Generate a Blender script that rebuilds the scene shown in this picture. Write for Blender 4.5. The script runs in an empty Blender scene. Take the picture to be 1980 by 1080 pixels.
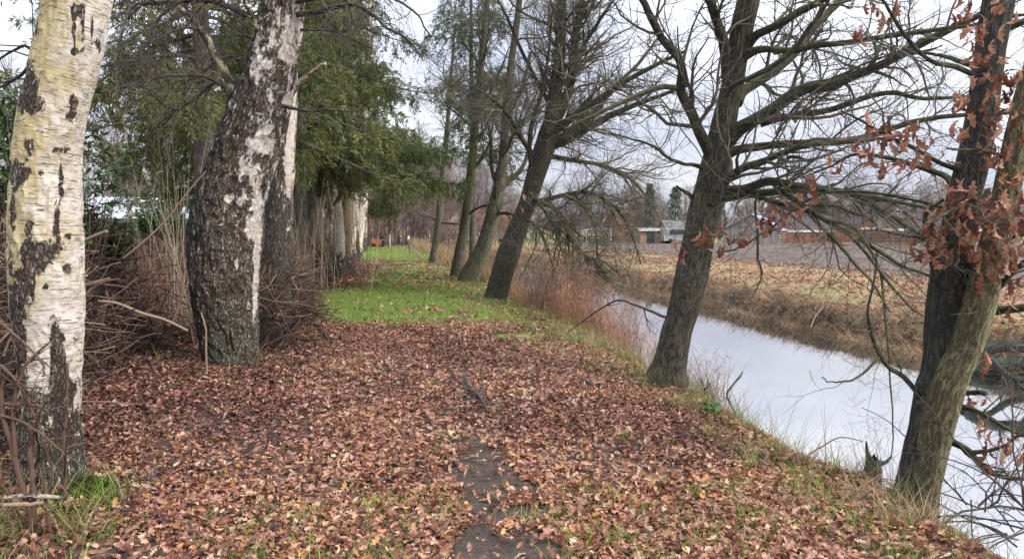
import bpy, math
import numpy as np

# ------------------------------------------------------------------ camera, sky, sun, exposure
SC = bpy.context.scene
COL = SC.collection
rng = np.random.default_rng(11)
F_PX, CX, CY = 1430.0, 990.0, 540.0            # photograph's focal length and centre, in its own pixels
PITCH, YAW, EYE = math.radians(3.8), math.radians(9.7), 1.6
cam_d = bpy.data.cameras.new('camera'); cam = bpy.data.objects.new('camera', cam_d); COL.objects.link(cam)
cam_d.sensor_width = 36; cam_d.lens = 36 * F_PX / 1980; cam_d.clip_start = 0.05; cam_d.clip_end = 6000
cam.location = (0, 0, EYE); cam.rotation_euler = (math.pi / 2 - PITCH, 0, -YAW)
SC.camera = cam

SUN_EL, SUN_AZ = math.radians(38), math.radians(125)      # azimuth clockwise from the path's direction (+Y): right and behind
W = bpy.data.worlds.new('World'); SC.world = W; W.use_nodes = True
wn, wl = W.node_tree.nodes, W.node_tree.links
bg = wn['Background']; bg.inputs['Strength'].default_value = 0.1
sky = wn.new('ShaderNodeTexSky'); sky.sky_type = 'NISHITA'; sky.sun_disc = False
sky.sun_elevation = SUN_EL; sky.sun_rotation = SUN_AZ; sky.air_density = 1.5; sky.dust_density = 3
tc = wn.new('ShaderNodeTexCoord'); sx = wn.new('ShaderNodeSeparateXYZ'); wl.new(tc.outputs['Generated'], sx.inputs[0])
mp = wn.new('ShaderNodeMapping'); mp.inputs['Scale'].default_value = (1.6, 1.6, 5.5); wl.new(tc.outputs['Generated'], mp.inputs['Vector'])
nz = wn.new('ShaderNodeTexNoise'); nz.inputs['Scale'].default_value = 1.9; nz.inputs['Detail'].default_value = 6
nz.inputs['Roughness'].default_value = 0.55; wl.new(mp.outputs[0], nz.inputs['Vector'])
cr = wn.new('ShaderNodeValToRGB'); wl.new(nz.outputs['Fac'], cr.inputs[0])
cr.color_ramp.elements[0].position = 0.33; cr.color_ramp.elements[0].color = (0.66, 0.69, 0.83, 1)
cr.color_ramp.elements[1].position = 0.66; cr.color_ramp.elements[1].color = (0.93, 0.94, 0.985, 1)
cr2 = wn.new('ShaderNodeValToRGB'); wl.new(nz.outputs['Fac'], cr2.inputs[0])      # the lower sky is a little bluer
cr2.color_ramp.elements[0].position = 0.36; cr2.color_ramp.elements[0].color = (0.61, 0.655, 0.83, 1)
cr2.color_ramp.elements[1].position = 0.64; cr2.color_ramp.elements[1].color = (0.89, 0.915, 1.0, 1)
lo = wn.new('ShaderNodeMapRange'); lo.inputs[1].default_value = 0.22; lo.inputs[2].default_value = 0.6; wl.new(sx.outputs[2], lo.inputs[0])
cm = wn.new('ShaderNodeMix'); cm.data_type = 'RGBA'; wl.new(lo.outputs[0], cm.inputs[0]); wl.new(cr2.outputs[0], cm.inputs[6]); wl.new(cr.outputs[0], cm.inputs[7])
up = wn.new('ShaderNodeMath'); up.operation = 'MULTIPLY_ADD'; up.use_clamp = False
cl = wn.new('ShaderNodeClamp'); wl.new(sx.outputs[2], cl.inputs[0])
wl.new(cl.outputs[0], up.inputs[0]); up.inputs[1].default_value = 17.0; up.inputs[2].default_value = 5.2   # overcast: brighter overhead
vm = wn.new('ShaderNodeVectorMath'); vm.operation = 'SCALE'; wl.new(cm.outputs[2], vm.inputs[0]); wl.new(up.outputs[0], vm.inputs['Scale'])
mx = wn.new('ShaderNodeMix'); mx.data_type = 'RGBA'; mx.inputs[0].default_value = 0.93
wl.new(sky.outputs[0], mx.inputs[6]); wl.new(vm.outputs[0], mx.inputs[7]); wl.new(mx.outputs[2], bg.inputs['Color'])
sl = bpy.data.lights.new('sun', 'SUN'); sun = bpy.data.objects.new('sun', sl); COL.objects.link(sun)
sl.energy = 2.0; sl.angle = math.radians(12); sl.color = (1.0, 0.94, 0.85)
sun.rotation_euler = (math.pi / 2 - SUN_EL, 0, math.pi - SUN_AZ); sun.location = (20, -20, 30)
SC.view_settings.view_transform = 'Standard'; SC.view_settings.look = 'None'
SC.view_settings.exposure = 0.75; SC.view_settings.gamma = 1
SC.cycles.max_bounces = 5; SC.cycles.diffuse_bounces = 3; SC.cycles.glossy_bounces = 3; SC.cycles.transmission_bounces = 2
SC.cycles.use_denoising = True

# ------------------------------------------------------------------ where things stand
_R = np.array([math.cos(YAW), -math.sin(YAW), 0.0]); _F = np.array([math.sin(YAW), math.cos(YAW), 0.0]); _Z = np.array([0, 0, 1.0])
_cam = np.array([0, 0, EYE])
def ray(px, py):
    u, v = px - CX, CY - py
    return u * _R + F_PX * (_F * math.cos(PITCH) - _Z * math.sin(PITCH)) + v * (_F * math.sin(PITCH) + _Z * math.cos(PITCH))
def P(px, py, d):                     # the point seen at (px, py) that stands d metres ahead
    r = ray(px, py); return _cam + r * (d / float(r @ _F))
def proj(V):
    q = np.asarray(V) - _cam
    a = q @ _R; f = q @ _F; z = q[..., 2]
    dep = f * math.cos(PITCH) - z * math.sin(PITCH); ver = f * math.sin(PITCH) + z * math.cos(PITCH)
    return CX + F_PX * a / dep, CY - F_PX * ver / dep
def _h(ix, iy, iz, s):
    n = (ix * 374761393 + iy * 668265263 + iz * 2147483647 + s * 1274126177) & 0xffffffff
    n = ((n ^ (n >> 13)) * 1274126177) & 0xffffffff
    n = ((n ^ (n >> 16)) * 2246822519) & 0xffffffff
    return ((n >> 8) & 0xffff) / 65535.0
def vn(x, y=0.0, z=0.0, s=0):         # value noise, 0..1
    x, y, z = np.broadcast_arrays(np.asarray(x, float), np.asarray(y, float), np.asarray(z, float))
    ix, iy, iz = np.floor(x).astype(np.int64), np.floor(y).astype(np.int64), np.floor(z).astype(np.int64)
    fx, fy, fz = x - ix, y - iy, z - iz
    fx, fy, fz = [f * f * (3 - 2 * f) for f in (fx, fy, fz)]
    o = 0
    for a in (0, 1):
        for b in (0, 1):
            for c in (0, 1):
                o = o + _h(ix + a, iy + b, iz + c, s) * (fx if a else 1 - fx) * (fy if b else 1 - fy) * (fz if c else 1 - fz)
    return o
def fbm(x, y=0.0, z=0.0, s=0, o=4):
    t, a, n = 0, 0.5, 0
    for i in range(o):
        k = 2 ** i
        t = t + a * vn(np.asarray(x) * k, np.asarray(y) * k, np.asarray(z) * k, s + i * 17); n += a; a *= 0.5
    return t / n
def sst(a, b, x):
    t = np.clip((np.asarray(x, float) - a) / (b - a), 0, 1); return t * t * (3 - 2 * t)
WATER = -0.9
def H(x, y):                          # the lie of the land
    x = np.asarray(x, float); y = np.asarray(y, float)
    e = (vn(y * 0.45, 0, 0, 3) - 0.5) * 0.5 + (vn(y * 1.7, 0, 0, 4) - 0.5) * 0.22
    xe = x - e * sst(1.5, 3, x)
    z = 0.07 * (fbm(x * 0.7, y * 0.7, 0, 5) - 0.5) + 0.02 * (vn(x * 4, y * 4, 0, 6) - 0.5)
    can = 1 - sst(84, 90, y)
    z = z - 0.10 * sst(1.8, 3.1, xe) * can - 1.45 * sst(2.98, 4.9, xe) * can
    e2 = (vn(y * 0.5, 0, 0, 8) - 0.5) * 0.5 + (vn(y * 2.1, 0, 0, 9) - 0.5) * 0.35
    z = z + (1.12 * sst(10.25, 11.15, x + e2) + 0.30 * sst(10.9, 13.5, x)) * can - 0.05 * sst(20, 24, x) - .12 * (1 - can)
    z = z + 0.10 * sst(-1.6, -3.2, x)
    return z
def GH(px, py):                       # where the ray through (px, py) meets the land
    r = ray(px, py); r = r / float(r @ _F)
    t = np.linspace(2.0, 140, 40000); Q = _cam + t[:, None] * r
    k = np.argmax(Q[:, 2] < H(Q[:, 0], Q[:, 1])); return Q[k]
def dep(p): return float((np.asarray(p) - _cam) @ _F)

# ------------------------------------------------------------------ mesh helpers
class Geo:
    def __init__(s): s.V, s.Q, s.T, s.A, s.n = [], [], [], {}, 0
    def add(s, V, Q=None, T=None, **A):
        V = np.asarray(V, float).reshape(-1, 3); s.V.append(V)
        if Q is not None and len(Q): s.Q.append(np.asarray(Q, np.int64).reshape(-1, 4) + s.n)
        if T is not None and len(T): s.T.append(np.asarray(T, np.int64).reshape(-1, 3) + s.n)
        for k, v in A.items(): s.A.setdefault(k, []).append(np.asarray(v, float).reshape(len(V), -1))
        s.n += len(V); return s
def build(name, g, mat, parent=None, smooth=True, org=None):
    V = np.concatenate(g.V) if g.V else np.zeros((0, 3))
    o3 = np.zeros(3) if org is None else np.asarray(org, float)
    if parent is not None: o3 = o3 + np.array(parent.location) + (np.array(parent.parent.location) if parent.parent else 0)
    V = V - o3
    me = bpy.data.meshes.new(name); me.vertices.add(len(V)); me.vertices.foreach_set('co', V.astype(np.float32).ravel())
    Q = np.concatenate(g.Q) if g.Q else np.zeros((0, 4), np.int64); T = np.concatenate(g.T) if g.T else np.zeros((0, 3), np.int64)
    idx = np.concatenate([Q.ravel(), T.ravel()]); st = np.concatenate([np.arange(len(Q)) * 4, len(Q) * 4 + np.arange(len(T)) * 3])
    me.loops.add(len(idx)); me.loops.foreach_set('vertex_index', idx.astype(np.int32))
    me.polygons.add(len(st)); me.polygons.foreach_set('loop_start', st.astype(np.int32))
    me.polygons.foreach_set('use_smooth', np.full(len(st), bool(smooth)))
    for k, v in g.A.items():
        v = np.concatenate(v)
        if v.shape[1] == 1: a = me.attributes.new(k, 'FLOAT', 'POINT'); a.data.foreach_set('value', v.astype(np.float32).ravel())
        else: a = me.attributes.new(k, 'FLOAT_VECTOR', 'POINT'); a.data.foreach_set('vector', v.astype(np.float32).ravel())
    me.update(calc_edges=True)
    me.materials.append(mat)
    o = bpy.data.objects.new(name, me); COL.objects.link(o)
    if parent is not None: o.parent = parent
    elif org is not None: o.location = org
    return o
def tag(o, label=None, cat=None, group=None, kind=None):
    if label: o['label'] = label
    if cat: o['category'] = cat
    if group: o['group'] = group
    if kind: o['kind'] = kind
    return o
def thing(name, label, cat, loc, group=None):
    o = bpy.data.objects.new(name, None); COL.objects.link(o); o.location = [float(c) for c in loc]; o.empty_display_size = 0.2
    return tag(o, label, cat, group)
def sub(name, parent, loc):           # a bare part that carries sub-parts is always a mesh here; kept for copies
    return None
def copy_tree(o, parent=None):
    c = o.copy(); COL.objects.link(c)
    if parent is not None: c.parent = parent
    for ch in list(o.children): copy_tree(ch, c)
    return c
def nrm(v): return v / np.maximum(np.linalg.norm(v, axis=-1, keepdims=True), 1e-9)
def spline(pts, n):                   # Catmull-Rom through rows (any width), n samples by arc length
    pts = np.asarray(pts, float); k = len(pts)
    E = np.vstack([2 * pts[0] - pts[1], pts, 2 * pts[-1] - pts[-2]])
    seg = np.linalg.norm(np.diff(pts[:, :3], axis=0), axis=1); s = np.concatenate([[0], np.cumsum(seg)])
    t = np.interp(np.linspace(0, s[-1], n), s, np.arange(k)); i = np.clip(np.floor(t).astype(int), 0, k - 2); f = (t - i)[:, None]
    a, b, c, d = E[i], E[i + 1], E[i + 2], E[i + 3]
    return 0.5 * (2 * b + (c - a) * f + (2 * a - 5 * b + 4 * c - d) * f ** 2 + (3 * b - a - 3 * c + d) * f ** 3)
def tubes(g, PP, RR, S, cap=False):   # batch of tubes: PP (B,N,3), RR (B,N)
    PP = np.asarray(PP, float); RR = np.asarray(RR, float); B, N, _ = PP.shape
    if B == 0: return g
    T = np.empty_like(PP); T[:, 1:-1] = PP[:, 2:] - PP[:, :-2]; T[:, 0] = PP[:, 1] - PP[:, 0]; T[:, -1] = PP[:, -1] - PP[:, -2]; T = nrm(T)
    D = nrm(PP[:, -1] - PP[:, 0]); ref = np.where(np.abs(D[:, 2:3]) > 0.75, np.array([[0, -1.0, 0]]), np.array([[0, 0, 1.0]]))
    U = nrm(np.cross(T, ref[:, None, :])); Wv = np.cross(T, U)
    a = np.linspace(0, 2 * math.pi, S, endpoint=False); ca, sa = np.cos(a), np.sin(a)
    V = PP[:, :, None, :] + RR[:, :, None, None] * (ca[None, None, :, None] * U[:, :, None, :] + sa[None, None, :, None] * Wv[:, :, None, :])
    L = np.concatenate([np.zeros((B, 1)), np.cumsum(np.linalg.norm(np.diff(PP, axis=1), axis=2), axis=1)], axis=1)
    Rm = RR.mean(1)
    off = rng.uniform(0, 50, B)
    bk = np.stack([np.broadcast_to(Rm[:, None, None] * ca, (B, N, S)), np.broadcast_to(Rm[:, None, None] * sa, (B, N, S)), np.broadcast_to((L + off[:, None])[:, :, None], (B, N, S))], -1)
    base = (np.arange(B) * N * S)[:, None, None] + (np.arange(N - 1) * S)[None, :, None]
    j = np.arange(S)[None, None, :]; j2 = (j + 1) % S
    Q = np.stack([base + j, base + j2, base + S + j2, base + S + j], -1)
    g.add(V.reshape(-1, 3), Q.reshape(-1, 4), None, bk=bk.reshape(-1, 3))
    if cap:
        e0 = V[:, -1].reshape(-1, 3); c0 = PP[:, -1]
        for b in range(B):
            VV = np.vstack([e0[b * S:(b + 1) * S], c0[b:b + 1]])
            g.add(VV, None, [(i, (i + 1) % S, S) for i in range(S)], bk=np.tile([0, 0, 0.0], (S + 1, 1)))
    return g
def trunk_geo(pts, radii, S, N, ridge=0.0, rf=(14, 3), seed=0, lump=0.06, flare=0.0, feats=()):
    """one displaced tapering trunk; returns Geo with bark coordinates and the 'knot' attribute"""
    X = spline(np.column_stack([pts, radii]), N); C, R = X[:, :3], np.maximum(X[:, 3], 0.004)
    T = nrm(np.gradient(C, axis=0)); U = np.empty_like(C); u = nrm(np.cross(T[0], [0, -1.0, 0.05]))
    for i in range(N):
        u = nrm(u - T[i] * (u @ T[i])); U[i] = u
    Wv = np.cross(T, U); a = np.linspace(0, 2 * math.pi, S, endpoint=False)
    L = np.concatenate([[0], np.cumsum(np.linalg.norm(np.diff(C, axis=0), axis=1))])
    rm = R[: N // 2].mean(); bx, by = rm * np.cos(a)[None, :] + 0 * L[:, None], rm * np.sin(a)[None, :] + 0 * L[:, None]; bz = L[:, None] + 0 * a[None, :]
    r = R[:, None] * (1 + lump * 2 * (fbm(bx * 4, by * 4, bz * 1.6, seed, 3) - 0.5))
    if flare: 
        lob = 0.6 + 0.8 * vn(np.cos(a) * 2.2 + 9, np.sin(a) * 2.2, seed, seed)[None, :]
        r = r + R[0] * flare * np.exp(-L / 0.22)[:, None] * lob
    if ridge:
        d = 1 - np.abs(2 * fbm(bx * rf[0] + 2 * vn(bx * 6, by * 6, bz * 3, 7), by * rf[0], bz * rf[1], seed + 3, 3) - 1)
        r = r + ridge * (d ** 2 - 0.6)
    V = C[:, None, :] + r[:, :, None] * (np.cos(a)[None, :, None] * U[:, None, :] + np.sin(a)[None, :, None] * Wv[:, None, :])
    kn = np.zeros((N, S))
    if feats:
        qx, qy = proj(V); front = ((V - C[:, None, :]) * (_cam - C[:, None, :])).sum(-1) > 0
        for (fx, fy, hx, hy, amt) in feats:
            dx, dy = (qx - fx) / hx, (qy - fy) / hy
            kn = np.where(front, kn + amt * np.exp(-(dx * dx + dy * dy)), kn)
    base = (np.arange(N - 1) * S)[:, None]; j = np.arange(S)[None, :]; j2 = (j + 1) % S
    Q = np.stack([base + j, base + j2, base + S + j2, base + S + j], -1).reshape(-1, 4)
    g = Geo().add(V.reshape(-1, 3), Q, None, bk=np.stack([bx, by, bz + seed * 7.3], -1).reshape(-1, 3), knot=kn.reshape(-1, 1), ht=bz.reshape(-1, 1))
    return g, C, R
def pxline(rows, d0, d1=None, n=24, gnarl=0.0, bow=0.0):
    """rows of (px, py, radius in px) -> (points, radii), depth running from d0 to d1 along it"""
    d1 = d0 if d1 is None else d1; k = len(rows); dd = np.linspace(d0, d1, k)
    if bow: dd = dd + bow * np.sin(np.linspace(0, math.pi, k))
    A = np.array([np.append(P(r[0], r[1], d), r[2] * d / F_PX) for r, d in zip(rows, dd)])
    X = spline(A, n)
    if gnarl: X[1:, :3] += np.cumsum(rng.normal(0, gnarl, (n - 1, 3)), 0) * np.linspace(0, 1, n - 1)[:, None]
    return X[:, :3], np.maximum(X[:, 3], 0.0015)
def grow(PP, RR, dens, lo, hi, ang=(35, 70), rf=0.5, N=8, grav=0.0, wig=0.16, tmin=0.1, tmax=1.0, taper=0.25, rmin=0.0012, shorten=0.5, rmax=1.0, flat=0.0, count=None):
    PP = np.asarray(PP); RR = np.asarray(RR); B, M, _ = PP.shape
    if B == 0: return np.zeros((0, N, 3)), np.zeros((0, N))
    L = np.linalg.norm(np.diff(PP, axis=1), axis=2).sum(1)
    cnt = rng.poisson(dens * L * (tmax - tmin)) if count is None else np.full(B, count)
    par = np.repeat(np.arange(B), cnt); n = len(par)
    if n == 0: return np.zeros((0, N, 3)), np.zeros((0, N))
    t = rng.uniform(tmin, tmax, n); f = t * (M - 1); i = np.clip(f.astype(int), 0, M - 2); w = (f - i)[:, None]
    p0 = PP[par, i] * (1 - w) + PP[par, i + 1] * w; tan = nrm(PP[par, i + 1] - PP[par, i]); r0 = RR[par, i] * (1 - w[:, 0]) + RR[par, i + 1] * w[:, 0]
    a = np.radians(rng.uniform(ang[0], ang[1], n))[:, None]; q = rng.normal(size=(n, 3)); q[:, 2] *= (1 - flat); q = nrm(q - tan * (q * tan).sum(1, keepdims=True))
    d = nrm(tan * np.cos(a) + q * np.sin(a)); ln = rng.uniform(lo, hi, n) * (1 - shorten * t); st = (ln / (N - 1))[:, None]
    out = np.empty((n, N, 3)); out[:, 0] = p0
    for k in range(1, N):
        d = nrm(d + rng.normal(0, wig, (n, 3)) + np.array([0, 0, grav]) * (k / N)); out[:, k] = out[:, k - 1] + d * st
    r = np.clip(r0 * rf, rmin, rmax)[:, None] * np.linspace(1, taper, N)[None, :]
    return out, np.maximum(r, rmin * 0.7)
def stack(lines, N=24):
    return np.stack([spline(np.column_stack([p, r]), N)[:, :3] for p, r in lines]), np.stack([np.maximum(spline(np.column_stack([p, r]), N)[:, 3], .001) for p, r in lines])
def rot3(yaw, pit, rol):              # arrays -> (n,3,3)
    cy, sy, cp, sp, cr_, sr = np.cos(yaw), np.sin(yaw), np.cos(pit), np.sin(pit), np.cos(rol), np.sin(rol); z = np.zeros_like(cy); o = z + 1
    A = np.stack([cy, -sy, z, sy, cy, z, z, z, o], -1).reshape(-1, 3, 3); Bm = np.stack([cp, z, sp, z, o, z, -sp, z, cp], -1).reshape(-1, 3, 3)
    Cm = np.stack([o, z, z, z, cr_, -sr, z, sr, cr_], -1).reshape(-1, 3, 3); return A @ Bm @ Cm
OAK_LEAF = [(0, .02), (.14, .10), (.24, .06), (.38, .20), (.48, .10), (.63, .27), (.74, .13), (.88, .19), (1, .03)]
OVAL_LEAF = [(0, .02), (.3, .27), (.65, .24), (1, .02)]
LANCE = [(0, .02), (.25, .12), (.6, .13), (1, .01)]
def leaves(g, pos, size, yaw, pit, rol, prof, curl=(0.1, 0.5), cup=0.3, col=None):
    n = len(pos)
    if n == 0: return g
    t = np.array([p[0] for p in prof]); w = np.array([p[1] for p in prof]); m = len(t)
    c = rng.uniform(curl[0], curl[1], n)[:, None] * rng.choice([1, 1, -1], n)[:, None]; cu = (rng.uniform(0.2, 1, n) * cup)[:, None]; wx = rng.uniform(.8, 1.15, n)[:, None]
    mid = np.stack([np.tile(t - .5, (n, 1)), np.zeros((n, m)), c * (t[None] - .5) ** 2], -1)
    skew = rng.normal(0, .12, (n, m))
    lf = mid + np.stack([skew * w, wx * w + 0 * c, cu * w + rng.normal(0, .03, (n, m))], -1); rt = mid + np.stack([-skew * w, -wx * w + 0 * c, cu * w + rng.normal(0, .03, (n, m))], -1)
    V = np.stack([lf, mid, rt], 2).reshape(n, m * 3, 3) * np.asarray(size)[:, None, None]
    V = np.einsum('nij,nkj->nki', rot3(yaw, pit, rol), V) + np.asarray(pos)[:, None, :]
    q = []
    for k in range(m - 1):
        q += [(k * 3, k * 3 + 1, k * 3 + 4, k * 3 + 3), (k * 3 + 1, k * 3 + 2, k * 3 + 5, k * 3 + 4)]
    Q = (np.arange(n) * m * 3)[:, None, None] + np.array(q)[None]
    A = {} if col is None else dict(col=np.repeat(col, m * 3, axis=0))
    return g.add(V.reshape(-1, 3), Q.reshape(-1, 4), None, **A)
def blades(g, pos, h, wid, lean, az, seg=3, bend=0.6, col=None):
    n = len(pos); k = np.linspace(0, 1, seg + 1)
    d = np.stack([np.cos(az), np.sin(az), 0 * az], -1); s = np.stack([-np.sin(az), np.cos(az), 0 * az], -1)
    tw = rng.uniform(0, math.pi, n); s = s * np.cos(tw)[:, None] + d * np.sin(tw)[:, None]
    th = (np.asarray(lean)[:, None] + bend * k[None, :] * rng.uniform(.2, 1.5, n)[:, None])
    stp = np.asarray(h)[:, None] / seg; dx = np.cumsum(np.concatenate([np.zeros((n, 1)), np.sin(th[:, 1:]) * stp], 1), 1); dz = np.cumsum(np.concatenate([np.zeros((n, 1)), np.cos(th[:, 1:]) * stp], 1), 1)
    c = np.asarray(pos)[:, None, :] + d[:, None, :] * dx[..., None] + np.array([0, 0, 1.0]) * dz[..., None]
    ww = (np.asarray(wid)[:, None] * (1 - k[None] ** 2 * .95))[..., None] * .5
    V = np.stack([c + s[:, None, :] * ww, c - s[:, None, :] * ww], 2).reshape(n, -1, 3)
    q = np.array([(2 * i, 2 * i + 1, 2 * i + 3, 2 * i + 2) for i in range(seg)]); Q = (np.arange(n) * 2 * (seg + 1))[:, None, None] + q[None]
    A = {} if col is None else dict(col=np.repeat(col, 2 * (seg + 1), axis=0))
    return g.add(V.reshape(-1, 3), Q.reshape(-1, 4), None, **A)
def box(g, x0, x1, y0, y1, z0, z1, M=None):
    V = np.array([(x, y, z) for x in (x0, x1) for y in (y0, y1) for z in (z0, z1)], float)
    Q = [(0, 1, 3, 2), (4, 6, 7, 5), (0, 4, 5, 1), (2, 3, 7, 6), (0, 2, 6, 4), (1, 5, 7, 3)]
    if M is not None: V = M(V)
    return g.add(V, Q)
def pick(cols, n, p=None):
    cols = np.array(cols, float); return cols[rng.choice(len(cols), n, p=p)] * rng.uniform(.75, 1.25, (n, 1)) * rng.uniform(.93, 1.07, (n, 3))

# ------------------------------------------------------------------ materials
class NT:
    def __init__(s, name):
        s.m = bpy.data.materials.new(name); s.m.use_nodes = True; s.t = s.m.node_tree; s.p = s.t.nodes['Principled BSDF']; s.out = s.t.nodes['Material Output']
        s.p.inputs['Roughness'].default_value = .8; s.p.inputs['Specular IOR Level'].default_value = .25
    def n(s, k, **kw):
        x = s.t.nodes.new('ShaderNode' + k)
        for a, b in kw.items(): setattr(x, a, b)
        return x
    def ln(s, a, b): s.t.links.new(a, b); return b
    def put(s, v, sock):
        if isinstance(v, bpy.types.NodeSocket): s.t.links.new(v, sock)
        elif isinstance(v, (tuple, list)) and len(v) == 3 and sock.type == 'RGBA': sock.default_value = (*v, 1)
        else: sock.default_value = v
    def attr(s, name, o='Vector'): a = s.n('Attribute', attribute_name=name); return a.outputs[o]
    def sc(s, v, x, y, z): m = s.n('Mapping'); s.ln(v, m.inputs[0]); m.inputs['Scale'].default_value = (x, y, z); return m.outputs[0]
    def noise(s, v, scale=1, det=4, rough=.55, dist=0):
        x = s.n('TexNoise'); s.ln(v, x.inputs['Vector']); x.inputs['Scale'].default_value = scale; x.inputs['Detail'].default_value = det
        x.inputs['Roughness'].default_value = rough; x.inputs['Distortion'].default_value = dist; return x.outputs['Fac']
    def vor(s, v, scale=1, feat='F1', out='Distance', rnd=1):
        x = s.n('TexVoronoi', feature=feat); s.ln(v, x.inputs['Vector']); x.inputs['Scale'].default_value = scale; x.inputs['Randomness'].default_value = rnd; return x.outputs[out]
    def ma(s, op, a, b=0.0, c=None, clamp=False):
        x = s.n('Math', operation=op, use_clamp=clamp); s.put(a, x.inputs[0]); s.put(b, x.inputs[1])
        if c is not None: s.put(c, x.inputs[2])
        return x.outputs[0]
    def ss(s, v, a, b):  # smoothstep
        x = s.n('MapRange', interpolation_type='SMOOTHSTEP'); s.put(v, x.inputs[0]); x.inputs[1].default_value = a; x.inputs[2].default_value = b; return x.outputs[0]
    def mix(s, f, a, b, mode='MIX'):
        x = s.n('Mix', data_type='RGBA', blend_type=mode); s.put(f, x.inputs[0]); s.put(a, x.inputs[6]); s.put(b, x.inputs[7]); return x.outputs[2]
    def ramp(s, v, *st):
        x = s.n('ValToRGB'); s.ln(v, x.inputs[0]); e = x.color_ramp.elements
        while len(e) < len(st): e.new(.5)
        for q, (p, c) in zip(e, st): q.position = p; q.color = (*c, 1)
        return x.outputs[0]
    def obj(s): return s.n('TexCoord').outputs['Object']
    def nor(s, axis): g = s.n('NewGeometry'); x = s.n('SeparateXYZ'); s.ln(g.outputs['Normal'], x.inputs[0]); return x.outputs[axis]
    def rnd(s): return s.n('NewGeometry').outputs['Random Per Island']
    def bump(s, h, strength=.5, dist=.01): b = s.n('Bump'); b.inputs['Strength'].default_value = strength; b.inputs['Distance'].default_value = dist; s.ln(h, b.inputs['Height']); s.ln(b.outputs[0], s.p.inputs['Normal'])
    def col(s, c): s.put(c, s.p.inputs['Base Color']); return s
    def rough(s, r): s.put(r, s.p.inputs['Roughness']); return s
    def thin(s, colr, f=.3):  # leaf: some light comes through
        t = s.n('BsdfTranslucent'); s.put(colr, t.inputs[0]); m = s.n('MixShader'); m.inputs[0].default_value = f
        s.ln(s.p.outputs[0], m.inputs[1]); s.ln(t.outputs[0], m.inputs[2]); s.ln(m.outputs[0], s.out.inputs[0]); return s

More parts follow.
